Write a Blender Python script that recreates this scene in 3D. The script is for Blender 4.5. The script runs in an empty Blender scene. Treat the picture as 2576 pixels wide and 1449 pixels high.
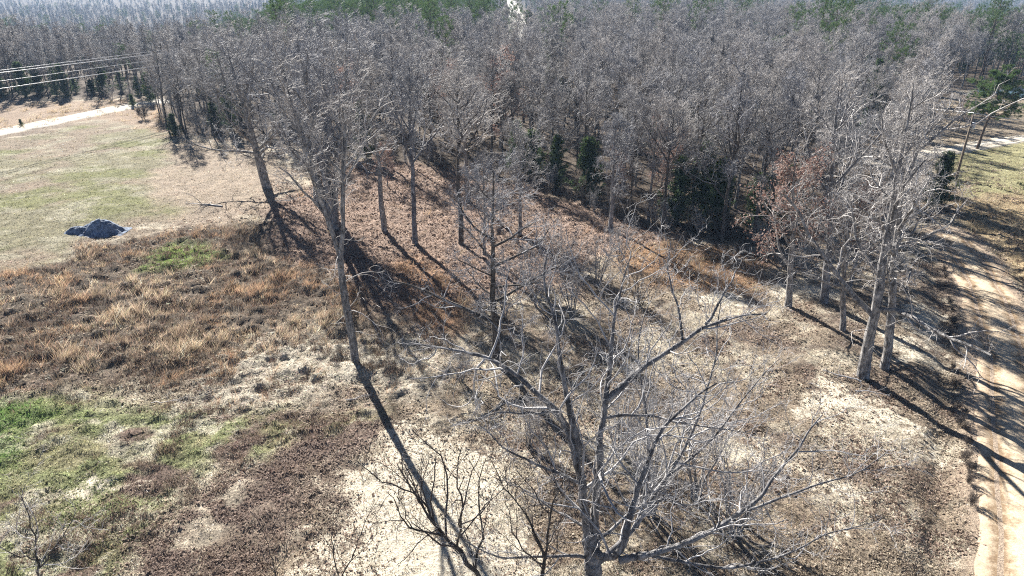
import bpy, math, random
import numpy as np
from mathutils import Vector

# ------------------------------------------------------------------ camera, world, sun
S = bpy.context.scene
COL = S.collection
CAM_H = 22.0
PITCH = math.radians(24.2)
FPX = 683.0
cam_d = bpy.data.cameras.new("camera"); cam = bpy.data.objects.new("camera", cam_d); COL.objects.link(cam)
cam.location = (0, 0, CAM_H); cam.rotation_euler = (math.pi/2 - PITCH, 0, 0)
cam_d.sensor_width = 36; cam_d.lens = FPX/1024*36; cam_d.clip_end = 20000; cam_d.clip_start = 0.1
S.camera = cam
SUN_EL = math.radians(30); SUN_AZ = math.radians(-27)          # azimuth from +Y towards +X
sd = Vector((math.sin(SUN_AZ)*math.cos(SUN_EL), math.cos(SUN_AZ)*math.cos(SUN_EL), math.sin(SUN_EL)))
w = bpy.data.worlds.new("World"); S.world = w; w.use_nodes = True
nt = w.node_tree; bg = nt.nodes['Background']; sky = nt.nodes.new('ShaderNodeTexSky')
sky.sky_type = 'NISHITA'; sky.sun_disc = False; sky.sun_elevation = SUN_EL; sky.sun_rotation = SUN_AZ
sky.air_density = 0.25; sky.dust_density = 0.1
nt.links.new(sky.outputs[0], bg.inputs[0]); bg.inputs[1].default_value = 0.05
sl = bpy.data.lights.new("sun", 'SUN'); sl.energy = 5.0; sl.angle = math.radians(0.5); sl.color = (1, .965, .91)
so = bpy.data.objects.new("sun", sl); COL.objects.link(so); so.rotation_euler = sd.to_track_quat('Z', 'Y').to_euler()
S.view_settings.view_transform = 'Standard'; S.view_settings.look = 'None'; S.view_settings.gamma = 1
S.view_settings.exposure = 1.68
S.cycles.use_denoising = False; S.cycles.pixel_filter_type = 'BLACKMAN_HARRIS'; S.cycles.filter_width = 1.1
S.cycles.max_bounces = 5; S.cycles.diffuse_bounces = 1; S.cycles.glossy_bounces = 1
S.cycles.transmission_bounces = 2; S.cycles.volume_bounces = 0; S.cycles.transparent_max_bounces = 4

rng = np.random.default_rng(7); random.seed(7)

# ------------------------------------------------------------------ noise and terrain
def _h(ix, iy, s):
    n = (ix.astype(np.int64)*374761393 + iy.astype(np.int64)*668265263 + s*974634777) & 0xffffffff
    n = ((n ^ (n >> 13))*1274126177) & 0xffffffff
    return ((n ^ (n >> 16)) & 0xffff)/65535.0
def vn(x, y, s=0):
    x = np.asarray(x, float); y = np.asarray(y, float)
    ix = np.floor(x); iy = np.floor(y); fx = x-ix; fy = y-iy
    fx = fx*fx*(3-2*fx); fy = fy*fy*(3-2*fy)
    a = _h(ix, iy, s); b = _h(ix+1, iy, s); c = _h(ix, iy+1, s); d = _h(ix+1, iy+1, s)
    return (a*(1-fx)+b*fx)*(1-fy) + (c*(1-fx)+d*fx)*fy
def fbm(x, y, sc, oct=4, s=0):
    t = 0; a = .5; f = 1/sc; n = 0
    for k in range(oct):
        t = t + a*vn(x*f+17.3*k, y*f-9.1*k, s+k); n += a; a *= .55; f *= 2.03
    return t/n
def ss(a, b, x):
    t = np.clip((x-a)/(b-a), 0, 1); return t*t*(3-2*t)
def zt(x, y):
    x = np.asarray(x, float); y = np.asarray(y, float)
    r = x/np.maximum(y, 1)
    wl = np.maximum(1-ss(-.5, -.12, r), .75*ss(.3, .7, r))
    z = (fbm(x, y, 22, 2, 5)-.5)*.7*ss(5, 40, y)
    z = z - (16*wl+3)*ss(165, 420, y) + 62*ss(1000, 2600, y)*(0.6+.8*fbm(x, y, 700, 2, 8))
    return z
def micro(x, y):
    b = 1-2*np.abs(fbm(x, y, .9, 2, 15)-.5)
    return (ss(.72, .98, b)-.4)*.16+(fbm(x, y, 1.4, 3, 11)-.5)*.45 + (fbm(x, y, .5, 2, 12)-.5)*.26

# px,py are positions read off a 2576-pixel-wide view of the photograph; the result is a point on the land
def ray(px, py):
    a = (px/2.5156-512)/FPX; b = (288-py/2.5156)/FPX
    return np.array([a, math.cos(PITCH)+b*math.sin(PITCH), -math.sin(PITCH)+b*math.cos(PITCH)])
def at(px, py):
    d = ray(px, py); z = 0.0
    for _ in range(6):
        t = (z-CAM_H)/min(d[2], -.004); p = d*t; z = float(zt(p[0], p[1]))
    return p[0], p[1]
def atY(px, py, Y):
    d = ray(px, py); t = Y/d[1]; return np.array([d[0]*t, Y, CAM_H+d[2]*t])
def gpoly(pts): return np.array([at(*p) for p in pts])
def sdist(x, y, poly):                                           # signed distance, positive inside
    n = len(poly); dmin = np.full(x.shape, 1e18); ins = np.zeros(x.shape, bool)
    for i in range(n):
        x0, y0 = poly[i]; x1, y1 = poly[(i+1) % n]
        ex, ey = x1-x0, y1-y0; wx = x-x0; wy = y-y0
        t = np.clip((wx*ex+wy*ey)/(ex*ex+ey*ey+1e-12), 0, 1)
        dmin = np.minimum(dmin, (wx-ex*t)**2+(wy-ey*t)**2)
        c = ((y0 <= y) != (y1 <= y))
        with np.errstate(divide='ignore', invalid='ignore'):
            xc = x0+(y-y0)*ex/(ey if ey != 0 else 1e-12)
        ins ^= c & (x < xc)
    return np.sqrt(dmin)*np.where(ins, 1, -1)

# ------------------------------------------------------------------ object helpers
def tag(o, label=None, cat=None, group=None, kind=None):
    if label: o['label'] = label
    if cat: o['category'] = cat
    if group: o['group'] = group
    if kind: o['kind'] = kind
    return o
def mesh(name, V, quads=None, tris=None, mat=None, col=None, smooth=False, uvseed=None):
    me = bpy.data.meshes.new(name); V = np.asarray(V, np.float32).reshape(-1, 3)
    quads = np.zeros((0, 4), np.int32) if quads is None else np.asarray(quads, np.int32).reshape(-1, 4)
    tris = np.zeros((0, 3), np.int32) if tris is None else np.asarray(tris, np.int32).reshape(-1, 3)
    me.vertices.add(len(V)); me.vertices.foreach_set('co', V.ravel())
    nl = quads.size+tris.size; me.loops.add(nl)
    me.loops.foreach_set('vertex_index', np.concatenate([quads.ravel(), tris.ravel()]))
    nf = len(quads)+len(tris); me.polygons.add(nf)
    st = np.concatenate([np.arange(len(quads))*4, quads.size+np.arange(len(tris))*3]).astype(np.int32)
    me.polygons.foreach_set('loop_start', st)
    if smooth: me.polygons.foreach_set('use_smooth', np.ones(nf, bool))
    if col is not None:
        for nm, c in col.items():
            c = np.asarray(c, np.float32)
            if c.shape[1] == 3: c = np.concatenate([c, np.ones((len(c), 1), np.float32)], 1)
            a = me.attributes.new(nm, 'FLOAT_COLOR', 'POINT'); a.data.foreach_set('color', c.ravel())
    me.update(calc_edges=True)
    if mat: me.materials.append(mat)
    return me
def obj(name, me, parent=None, loc=None):
    o = bpy.data.objects.new(name, me); COL.objects.link(o)
    if parent: o.parent = parent
    if loc is not None: o.location = loc
    return o

# ------------------------------------------------------------------ materials
def mat_new(name, rough=.9, spec=.2):
    m = bpy.data.materials.new(name); m.use_nodes = True; n = m.node_tree
    b = n.nodes['Principled BSDF']; b.inputs['Roughness'].default_value = rough
    b.inputs['Specular IOR Level'].default_value = spec
    return m, n, b
def N(n, t, **k):
    x = n.nodes.new(t)
    for a, v in k.items():
        if a in x.inputs.keys(): x.inputs[a].default_value = v
        else: setattr(x, a, v)
    return x
def ramp(n, stops):
    r = n.nodes.new('ShaderNodeValToRGB'); e = r.color_ramp.elements
    while len(e) < len(stops): e.new(.5)
    for q, (p, c) in zip(e, stops): q.position = p; q.color = (*c, 1)
    return r
def bark(name, c0, c1, scale=6, bump=.5, vary=True, rough=.85, spec=.25, stretch=.25):
    m, n, b = mat_new(name, rough, spec); L = n.links
    tc = N(n, 'ShaderNodeTexCoord'); mp = N(n, 'ShaderNodeMapping'); mp.inputs['Scale'].default_value = (1, 1, stretch)
    L.new(tc.outputs['Object'], mp.inputs[0])
    no = N(n, 'ShaderNodeTexNoise', Scale=scale, Detail=6, Roughness=.7); L.new(mp.outputs[0], no.inputs[0])
    r = ramp(n, [(.32, c0), (.68, c1)]); L.new(no.outputs[0], r.inputs[0])
    last = r.outputs[0]
    if bump:
        n3_ = N(n, 'ShaderNodeTexNoise', Scale=2.4, Detail=5, Roughness=.65); L.new(tc.outputs['Object'], n3_.inputs[0]); r3 = ramp(n, [(.38, (.5, .5, .52)), (.5, (.95, .95, .95)), (.62, (1.35, 1.36, 1.34))]); L.new(n3_.outputs[0], r3.inputs[0])
        m3_ = N(n, 'ShaderNodeMix', data_type='RGBA', blend_type='MULTIPLY'); m3_.inputs[0].default_value = 1; L.new(last, m3_.inputs[6]); L.new(r3.outputs[0], m3_.inputs[7]); last = m3_.outputs[2]
    if vary:
        oi = N(n, 'ShaderNodeObjectInfo'); rr = ramp(n, [(0, (.72, .74, .80)), (.35, (1, 1, 1)), (.7, (1.0, .96, .92)), (1, (1.25, 1.22, 1.18))])
        L.new(oi.outputs['Random'], rr.inputs[0]); mx = N(n, 'ShaderNodeMix', data_type='RGBA', blend_type='MULTIPLY')
        mx.inputs[0].default_value = 1; L.new(last, mx.inputs[6]); L.new(rr.outputs[0], mx.inputs[7]); last = mx.outputs[2]
    L.new(last, b.inputs['Base Color'])
    if bump:
        bm = N(n, 'ShaderNodeBump', Strength=bump, Distance=.12); L.new(no.outputs[0], bm.inputs['Height']); L.new(bm.outputs[0], b.inputs['Normal'])
    return m
def leafy(name, stops, scale=3, trans=.35):
    m, n, b = mat_new(name, .7, .25); L = n.links
    ge = N(n, 'ShaderNodeNewGeometry'); oi = N(n, 'ShaderNodeObjectInfo')
    r = ramp(n, stops); mth = N(n, 'ShaderNodeMath', operation='ADD')
    tc = N(n, 'ShaderNodeTexCoord'); no = N(n, 'ShaderNodeTexNoise', Scale=scale, Detail=2); L.new(tc.outputs['Object'], no.inputs[0])
    m2 = N(n, 'ShaderNodeMath', operation='MULTIPLY_ADD'); L.new(ge.outputs['Random Per Island'], m2.inputs[0]); m2.inputs[1].default_value = .6
    m3 = N(n, 'ShaderNodeMath', operation='MULTIPLY'); L.new(no.outputs[0], m3.inputs[0]); m3.inputs[1].default_value = .45; L.new(m3.outputs[0], m2.inputs[2])
    L.new(m2.outputs[0], r.inputs[0]); L.new(r.outputs[0], b.inputs['Base Color'])
    tr = N(n, 'ShaderNodeBsdfTranslucent'); L.new(r.outputs[0], tr.inputs[0]); ms = N(n, 'ShaderNodeMixShader'); ms.inputs[0].default_value = trans
    out = n.nodes['Material Output']; L.new(b.outputs[0], ms.inputs[1]); L.new(tr.outputs[0], ms.inputs[2]); L.new(ms.outputs[0], out.inputs[0])
    return m
def attr_mat(name, trans=.35, rough=.8, spec=.15):
    m, n, b = mat_new(name, rough, spec); L = n.links
    a = N(n, 'ShaderNodeAttribute', attribute_name='col'); L.new(a.outputs['Color'], b.inputs['Base Color'])
    if trans:
        tr = N(n, 'ShaderNodeBsdfTranslucent'); L.new(a.outputs['Color'], tr.inputs[0]); ms = N(n, 'ShaderNodeMixShader'); ms.inputs[0].default_value = trans
        out = n.nodes['Material Output']; L.new(b.outputs[0], ms.inputs[1]); L.new(tr.outputs[0], ms.inputs[2]); L.new(ms.outputs[0], out.inputs[0])
    return m
M_TRUNK = bark('bark_grey', (.06, .055, .05), (.52, .49, .46), 9, .9)  # bark mottling, its contrast raised to paint in sunlit flecks
M_TRUNKD = bark('bark_dark', (.05, .042, .036), (.17, .15, .13), 9, .8)
M_TWIG = bark('twigs_grey', (.26, .245, .235), (.60, .58, .56), 2.5, 0, rough=.65, spec=.3, stretch=1)
M_TWIGF = bark('twigs_forest', (.22, .212, .208), (.56, .54, .53), 1.5, 0, rough=.65, spec=.3, stretch=1)
M_TWIGD = bark('twigs_dark', (.05, .04, .035), (.16, .13, .11), 3, 0, rough=.7, spec=.3, stretch=1)
M_PINEBARK = bark('bark_pine', (.08, .055, .04), (.22, .16, .12), 8, .6)
M_PINE = leafy('pine_needles', [(.1, (.035, .07, .02)), (.5, (.085, .15, .04)), (.95, (.18, .26, .08))])
M_CEDAR = leafy('cedar_foliage', [(.1, (.025, .05, .018)), (.5, (.06, .10, .035)), (.95, (.13, .18, .06))])
M_OAKLEAF = leafy('dry_oak_leaves', [(.1, (.13, .06, .05)), (.5, (.25, .155, .125)), (.95, (.44, .33, .27))], trans=.4)

# ------------------------------------------------------------------ branch growth (vectorised)
def norm(v): return v/np.maximum(np.linalg.norm(v, axis=-1, keepdims=True), 1e-9)
def grow(P, R, n, t0, t1, ang, lf, K, wob, up, rf, g, jl=.35, lmin=.15, taper=.35, shape=.55, rmin=.004):
    Np, Kp = R.shape; M = Np*n
    pid = np.repeat(np.arange(Np), n); k = np.tile(np.arange(n), Np)
    t = t0+(t1-t0)*(k+g.random(M))/n; u = t*(Kp-1); i = np.minimum(u.astype(int), Kp-2); f = (u-i)[:, None]
    p = P[pid, i]*(1-f)+P[pid, i+1]*f; d = norm(P[pid, i+1]-P[pid, i])
    r = R[pid, i]*(1-f[:, 0])+R[pid, i+1]*f[:, 0]
    L = np.linalg.norm(np.diff(P, axis=1), axis=2).sum(1)[pid]
    ref = norm(g.normal(size=(Np, 3)))[pid]; a = norm(np.cross(d, ref)); b = np.cross(d, a)
    ph = k*2.399+g.random(M)*1.2; th = np.radians(g.uniform(ang[0], ang[1], M))
    D = np.cos(th)[:, None]*d+np.sin(th)[:, None]*(np.cos(ph)[:, None]*a+np.sin(ph)[:, None]*b)
    ln = np.maximum(lf*L*(1-shape*(t-t0)/max(t1-t0, 1e-6))*(1+jl*g.normal(size=M)), lmin)
    Q = np.zeros((M, K, 3)); Q[:, 0] = p; st = (ln/(K-1))[:, None]
    for j in range(1, K):
        D = norm(D+wob*g.normal(size=(M, 3))+np.array([0, 0, up])); Q[:, j] = Q[:, j-1]+D*st
    r0 = np.maximum(np.minimum(r*.75, rf*ln), rmin)
    return Q, r0[:, None]*np.linspace(1, taper, K)[None]
KN = np.random.default_rng(5)
class Tubes:
    def __init__(s): s.V = []; s.Q = []; s.n = 0
    def add(s, P, R, sides):
        if len(P) == 0: return
        M, K, _ = P.shape; T = np.empty_like(P)
        T[:, 1:-1] = P[:, 2:]-P[:, :-2]; T[:, 0] = P[:, 1]-P[:, 0]; T[:, -1] = P[:, -1]-P[:, -2]; T = norm(T)
        m = norm(P[:, -1]-P[:, 0]); ref = np.where(np.abs(m[:, 2:3]) < .8, np.array([[0, 0, 1.]]), np.array([[1., 0, 0]]))
        ref = norm(np.cross(m, ref))[:, None]; A = norm(ref-(ref*T).sum(2, keepdims=True)*T); B = np.cross(T, A)
        an = np.arange(sides)*2*math.pi/sides
        V = P[:, :, None]+(R[:, :, None]*(1+(.09*KN.standard_normal((M, K, sides)) if sides >= 7 else 0)))[..., None]*(np.cos(an)[None, None, :, None]*A[:, :, None]+np.sin(an)[None, None, :, None]*B[:, :, None])
        idx = s.n+np.arange(M*K*sides).reshape(M, K, sides); a = idx[:, :-1]; b = idx[:, 1:]
        q = np.stack([a, np.roll(a, -1, 2), np.roll(b, -1, 2), b], -1).reshape(-1, 4)
        s.V.append(V.reshape(-1, 3)); s.Q.append(q); s.n += M*K*sides
    def mesh(s, name, mat): return mesh(name, np.concatenate(s.V), quads=np.concatenate(s.Q), mat=mat, smooth=True)
def trunk_line(H, r, lean, K, g, wob=.055, flare=1.5, tip=.06):
    t = np.linspace(0, 1, K); x = np.cumsum(g.normal(0, wob*H/K, K)); y = np.cumsum(g.normal(0, wob*H/K, K)); x -= x[0]; y -= y[0]
    P = np.stack([x+lean[0]*H*t, y+lean[1]*H*t, -.3+(H+.3)*t], 1)[None]
    R = r*((1-t)**.8*(1-tip)+tip); R[0] *= flare; R[1] *= 1+.12*(flare-1)
    return P, R[None]
def insert_base(P, R):                                            # short root flare
    p = P[:, :1]*.85+P[:, 1:2]*.15; r = R[:, 1:2]*1.12
    return np.concatenate([P[:, :1], p, P[:, 1:]], 1), np.concatenate([R[:, :1], r, R[:, 1:]], 1)
def leaves_at(P, n, size, g, spread=.25, droop=0):
    pts = P.reshape(-1, 3); c = pts[g.integers(0, len(pts), n)]+g.normal(0, spread, (n, 3)); c[:, 2] -= droop
    a = norm(g.normal(size=(n, 3))); b = norm(np.cross(a, g.normal(size=(n, 3)))); s = (size*g.uniform(.6, 1.4, n))[:, None]
    V = np.stack([c-a*s*.5, c+b*s*.32, c+a*s*.5, c-b*s*.32], 1)
    return V.reshape(-1, 3), np.arange(n*4).reshape(n, 4)
def build_bare(H, r, g, lean=(0, 0), crown0=.3, spread=.42, n1=18, n2=8, n3=6, n4=4, ang1=(35, 70), up1=.10, twr=.012,
               stems=None, mt=None, mc=None, wob=.22, leaf=0, leafsize=.17, K0=12, dead=0):
    TT, TC = Tubes(), Tubes()
    if stems is None: P0, R0 = trunk_line(H, r, lean, K0, g)
    else: P0, R0 = stems
    P0b, R0b = insert_base(P0, R0); TT.add(P0b, R0b, 10)
    P1, R1 = grow(P0, R0, n1, crown0, .97, ang1, spread, 7, wob*.6, up1, .021, g, shape=.6)
    TT.add(P1, R1, 6)
    if dead:
        Pd, Rd = grow(P0, R0, dead, .12, crown0, (60, 95), .10, 7, .28, -.02, .012, g, shape=0); TC.add(Pd, Rd, 4)
        Pe, Re = grow(Pd, Rd, 4, .3, 1, (25, 60), .5, 5, .3, 0, .012, g); TC.add(Pe, Re, 3)
    P2, R2 = grow(P1, R1, n2, .2, 1, (28, 62), .48, 6, wob, .06, .016, g, lmin=.5, rmin=twr*1.7); TC.add(P2, R2, 4)
    P3, R3 = grow(P2, R2, n3, .2, 1, (25, 60), .48, 5, wob, .05, .013, g, lmin=.35, rmin=twr*1.2); TC.add(P3, R3, 3)
    if n4:
        P4, R4 = grow(P3, R3, n4, .25, 1, (20, 55), .5, 4, wob*1.2, .04, .015, g, lmin=.3, rmin=twr); TC.add(P4, R4, 3)
    else: P4 = P3
    res = [TT.mesh('trunk', mt or M_TRUNK), TC.mesh('crown', mc or M_TWIG)]
    if leaf:
        V, Q = leaves_at(P4, leaf, leafsize, g, .18); res.append(mesh('leaves', V, quads=Q, mat=M_OAKLEAF))
    return res
def build_pine(H, r, g, crown0=.45, spread=.22, nclump=420, nn=26, nl=.30, nw=.035, dens=34):
    TT = Tubes(); P0, R0 = trunk_line(H, r, (0.02, 0), 10, g, .06); a, b = insert_base(P0, R0); TT.add(a, b, 8)
    P1, R1 = grow(P0, R0, dens, crown0, .99, (55, 85), spread, 6, .14, .07, .022, g, shape=.55, lmin=.6); TT.add(P1, R1, 5)
    P2, R2 = grow(P1, R1, 5, .3, 1, (30, 60), .42, 4, .2, .08, .02, g, lmin=.3); TT.add(P2, R2, 3)
    ends = np.concatenate([P2[:, -1], P2[:, 2], P1[:, -1], P1[:, -2]]); c = ends[g.integers(0, len(ends), nclump)]+g.normal(0, .12, (nclump, 3))
    c = np.repeat(c, nn, 0); M = len(c); d = norm(g.normal(size=(M, 3))+np.array([0, 0, .45])); s = norm(np.cross(d, g.normal(size=(M, 3))))
    ln = nl*g.uniform(.7, 1.3, (M, 1)); V = np.stack([c-s*nw*.5, c+s*nw*.5, c+d*ln], 1).reshape(-1, 3)
    return [TT.mesh('trunk', M_PINEBARK), mesh('crown', V, tris=np.arange(M*3).reshape(M, 3), mat=M_PINE)]
def build_cedar(H, r, g, wid=.2, n=9000, base=.05):
    TT = Tubes(); P0, R0 = trunk_line(H, r, (0, 0), 8, g, .04); TT.add(P0, R0, 6)
    P1, R1 = grow(P0, R0, 46, base, .98, (55, 80), wid*1.1, 5, .1, .08, .02, g, shape=.85, lmin=.25); TT.add(P1, R1, 3)
    f = g.random(n)**.8; k = g.integers(0, len(P1), n); u = f*3.99; i = u.astype(int); q = (u-i)[:, None]
    c = P1[k, i]*(1-q)+P1[k, np.minimum(i+1, 4)]*q+g.normal(0, .13, (n, 3)); d = norm(g.normal(size=(n, 3))+np.array([0, 0, .5]))
    s = norm(np.cross(d, g.normal(size=(n, 3)))); ln = .24*g.uniform(.6, 1.4, (n, 1))
    V = np.stack([c-s*.05, c+s*.05, c+d*ln], 1).reshape(-1, 3)
    return [TT.mesh('trunk', M_PINEBARK), mesh('crown', V, tris=np.arange(n*3).reshape(n, 3), mat=M_CEDAR)]
PARTN = ['trunk', 'crown', 'leaves']
def place_tree(name, parts, x, y, rz=0, sc=1, label=None, cat='tree', group=None, z=None, sxy=1):
    e = bpy.data.objects.new(name, None); COL.objects.link(e); e.empty_display_size = .3
    e.location = (x, y, float(zt(x, y)) if z is None else z); e.rotation_euler = (0, 0, rz); e.scale = (sc*sxy, sc*sxy, sc)
    tag(e, label, cat, group)
    for nm, me in zip(PARTN, parts): obj(nm, me, e)
    return e

# ------------------------------------------------------------------ regions of the land (world polygons)
REG = {}
def R_(name, pts): REG[name] = gpoly(pts)
R_('field', [(-900, 420), (-300, 395), (0, 352), (220, 306), (400, 312), (450, 350), (600, 385), (690, 420), (680, 470), (600, 515), (480, 545), (330, 560), (240, 605), (150, 640), (0, 688), (-400, 800), (-900, 860)])
R_('fieldbrown', [(420, 345), (600, 385), (740, 430), (680, 520), (560, 560), (430, 560), (400, 470)])
R_('pinkstraw', [(-600, 305), (0, 262), (300, 250), (420, 255), (470, 300), (440, 345), (250, 300), (100, 318), (-600, 390)])
R_('litter', [(640, 560), (760, 470), (820, 400), (1200, 420), (1500, 520), (1750, 575), (1700, 620), (1500, 650), (1250, 760), (1100, 790), (900, 740), (760, 640)])
R_('rust1', [(980, 660), (1060, 640), (1180, 700), (1200, 850), (1120, 900), (1040, 800)])
R_('rust2', [(1560, 640), (1700, 610), (1900, 625), (1960, 690), (1850, 740), (1620, 720)])
R_('sedge', [(-500, 790), (0, 688), (200, 630), (380, 590), (560, 560), (660, 580), (800, 680), (960, 800), (1000, 850), (880, 860), (700, 860), (620, 900), (500, 940), (320, 975), (0, 960), (-500, 980)])
R_('greenpatch', [(370, 640), (430, 622), (520, 630), (545, 655), (470, 672), (380, 668)])
R_('palestraw', [(430, 980), (560, 900), (700, 850), (820, 840), (1000, 860), (1160, 860), (1150, 930), (1060, 1000), (900, 985), (740, 1010), (560, 1035), (440, 1020)])
R_('bright', [(-300, 1000), (0, 990), (110, 1010), (190, 1055), (110, 1075), (30, 1090), (60, 1160), (0, 1180), (-300, 1200)])
R_('moss', [(-400, 985), (0, 975), (330, 1010), (760, 1030), (960, 1000), (930, 1060), (800, 1090), (640, 1150), (480, 1200), (420, 1300), (300, 1449), (200, 1600), (-400, 1700)])
R_('brown', [(760, 1040), (950, 1010), (980, 1060), (900, 1110), (820, 1160), (760, 1210), (790, 1290), (740, 1380), (600, 1480), (300, 1600), (330, 1420), (470, 1280), (600, 1180)])
R_('sand1', [(880, 1080), (1010, 1040), (1120, 1080), (1250, 1110), (1320, 1180), (1350, 1300), (1380, 1449), (1400, 1700), (1100, 1900), (800, 1700), (790, 1400), (830, 1300), (770, 1230), (840, 1170), (930, 1130)])
R_('sand2', [(1990, 1000), (2150, 975), (2260, 1030), (2370, 1110), (2420, 1170), (2330, 1160), (2250, 1090), (2120, 1060), (2010, 1040)])
R_('sand3', [(1830, 1080), (1960, 1110), (2080, 1190), (2090, 1240), (1990, 1215), (1860, 1150)])
R_('sand4', [(1690, 745), (1800, 730), (1900, 745), (1900, 780), (1760, 790)])
R_('sand5', [(2200, 750), (2290, 750), (2360, 810), (2330, 850), (2240, 800)])
R_('sand6', [(1940, 715), (2060, 702), (2090, 725), (1990, 742)])
R_('sand7', [(2030, 1280), (2110, 1330), (2150, 1400), (2060, 1370)])
R_('sand8', [(230, 1180), (300, 1155), (370, 1190), (320, 1230), (240, 1225)])
R_('sand9', [(2190, 820), (2300, 850), (2400, 930), (2330, 930), (2230, 870)])
R_('rightfield', [(2370, 395), (2450, 370), (2800, 345), (3000, 480), (2800, 520), (2576, 490), (2440, 500), (2390, 460)])
R_('rightstraw', [(2410, 505), (2576, 490), (2900, 540), (2900, 800), (2576, 780), (2500, 640), (2430, 560)])
R_('rightglade', [(2340, 250), (2440, 235), (2800, 240), (2800, 350), (2560, 345), (2380, 380), (2330, 330)])
R_('floor', [(-300, 255), (390, 240), (430, 345), (640, 345), (900, 395), (1180, 430), (1400, 495), (1700, 590), (1900, 620), (2040, 610), (2200, 560), (2275, 480), (2300, 300), (2410, 225), (2900, 180), (2900, 80), (1300, 60), (-300, 60)])
warp = lambda x, y: (x+(fbm(x, y, 5, 3, 31)-.5)*5, y+(fbm(x, y, 5, 3, 41)-.5)*5)
def reg(name, x, y, soft=1.2, wx=None):
    if wx is None: wx = warp(x, y)
    return ss(-soft, soft, sdist(wx[0], wx[1], REG[name]))
ROAD_PTS = [(2605, 1560), (2575, 1300), (2558, 1120), (2542, 960), (2522, 860), (2497, 775), (2470, 705), (2442, 658), (2415, 620), (2385, 585)]
ROAD = gpoly(ROAD_PTS)
GRAVEL_L = gpoly([(-700, 435), (-200, 368), (0, 333), (180, 297), (330, 267), (390, 257), (430, 252)])
GRAVEL_R = gpoly([(2200, 420), (2300, 392), (2370, 383), (2440, 370), (2510, 357), (2576, 349), (2800, 335)])
def pdist(x, y, line):
    d = np.full(np.shape(x), 1e18)
    for i in range(len(line)-1):
        x0, y0 = line[i]; x1, y1 = line[i+1]; ex, ey = x1-x0, y1-y0
        t = np.clip(((x-x0)*ex+(y-y0)*ey)/(ex*ex+ey*ey), 0, 1); d = np.minimum(d, np.hypot(x-x0-ex*t, y-y0-ey*t))
    return d
def lerp(a, b, t): return a*(1-t[:, None])+np.asarray(b)[None]*t[:, None]
def fields(x, y):                                                 # weights of every ground kind at (x, y)
    wx = warp(x, y); W = {}
    near = y < 190
    for k in REG:
        v = np.zeros_like(x); m = near if k != 'floor' else np.ones_like(near)
        if m.any(): v[m] = reg(k, x[m], y[m], 1.4 if not k.startswith('sand') else (2.2 if k == 'sand1' else 1.9), (wx[0][m], wx[1][m]))
        W[k] = v
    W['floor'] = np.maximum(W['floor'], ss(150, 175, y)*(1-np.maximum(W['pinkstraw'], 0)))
    W['sand'] = np.max([W[k] for k in W if k.startswith('sand') and k != 'sand'], axis=0)
    W['sand'] = W['sand']*(.50+.75*fbm(x, y, 4.5, 4, 99))
    W['road'] = 1-ss(1.6, 2.9, pdist(x, y, ROAD)+(fbm(x, y, 2, 3, 77)-.5)*1.2)
    return W
def ground_color(x, y, W):
    n = fbm(x, y, 9, 4, 3); n2 = fbm(x, y, 2.2, 4, 4); n3 = fbm(x, y, .7, 3, 6)
    c = np.tile(np.array([.29, .235, .18]), (len(x), 1))
    c = lerp(c, (.21, .165, .135), .8*ss(.45, .62, fbm(x, y, 4, 5, 3))); c = lerp(c, (.50, .44, .35), ss(.47, .62, n2)*.9)
    f = np.tile(np.array([.29, .265, .175]), (len(x), 1))
    f = lerp(f, (.34, .275, .21), ss(.42, .62, n)); f = lerp(f, (.25, .25, .125), ss(.5, .7, fbm(x, y, 6, 3, 14))); f = lerp(f, (.44, .41, .31), ss(.5, .68, n2)*.7)
    def put(c, col, wt): return c*(1-wt[:, None])+col*wt[:, None]
    c = put(c, f*.84, W['field'])
    for k, a in (('fieldbrown', (.36, .29, .23)), ('pinkstraw', (.34, .255, .19)), ('litter', (.33, .235, .19)), ('rust1', (.34, .20, .12)), ('rust2', (.30, .18, .10)), ('sedge', (.12, .095, .075)),  # sedge ground is darkened to paint in the shade between clumps
                 ('palestraw', (.52, .47, .39)), ('rightfield', (.33, .31, .17)), ('rightstraw', (.40, .31, .19)), ('rightglade', (.33, .27, .20))):
        c = lerp(c, a, W[k]*.9)
    mo = np.tile(np.array([.27, .25, .15]), (len(x), 1)); mo = lerp(mo, (.235, .25, .13), ss(.4, .6, n2)); mo = lerp(mo, (.50, .46, .37), .8*ss(.52, .64, fbm(x, y, 1.7, 4, 19))); mo = lerp(mo, (.20, .15, .125), ss(.52, .66, fbm(x, y, 2, 4, 23)))
    c = put(c, mo, W['moss']); c = lerp(c, (.22, .165, .14), W['brown']*(.25+.75*ss(.4, .58, fbm(x, y, 1.6, 4, 87)))); c = lerp(c, (.13, .20, .06), W['bright']*.8); c = lerp(c, (.16, .24, .04), W['greenpatch']*.8)
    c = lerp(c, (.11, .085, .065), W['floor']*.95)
    c *= (.6+.8*n3)[:, None]
    return c

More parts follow.
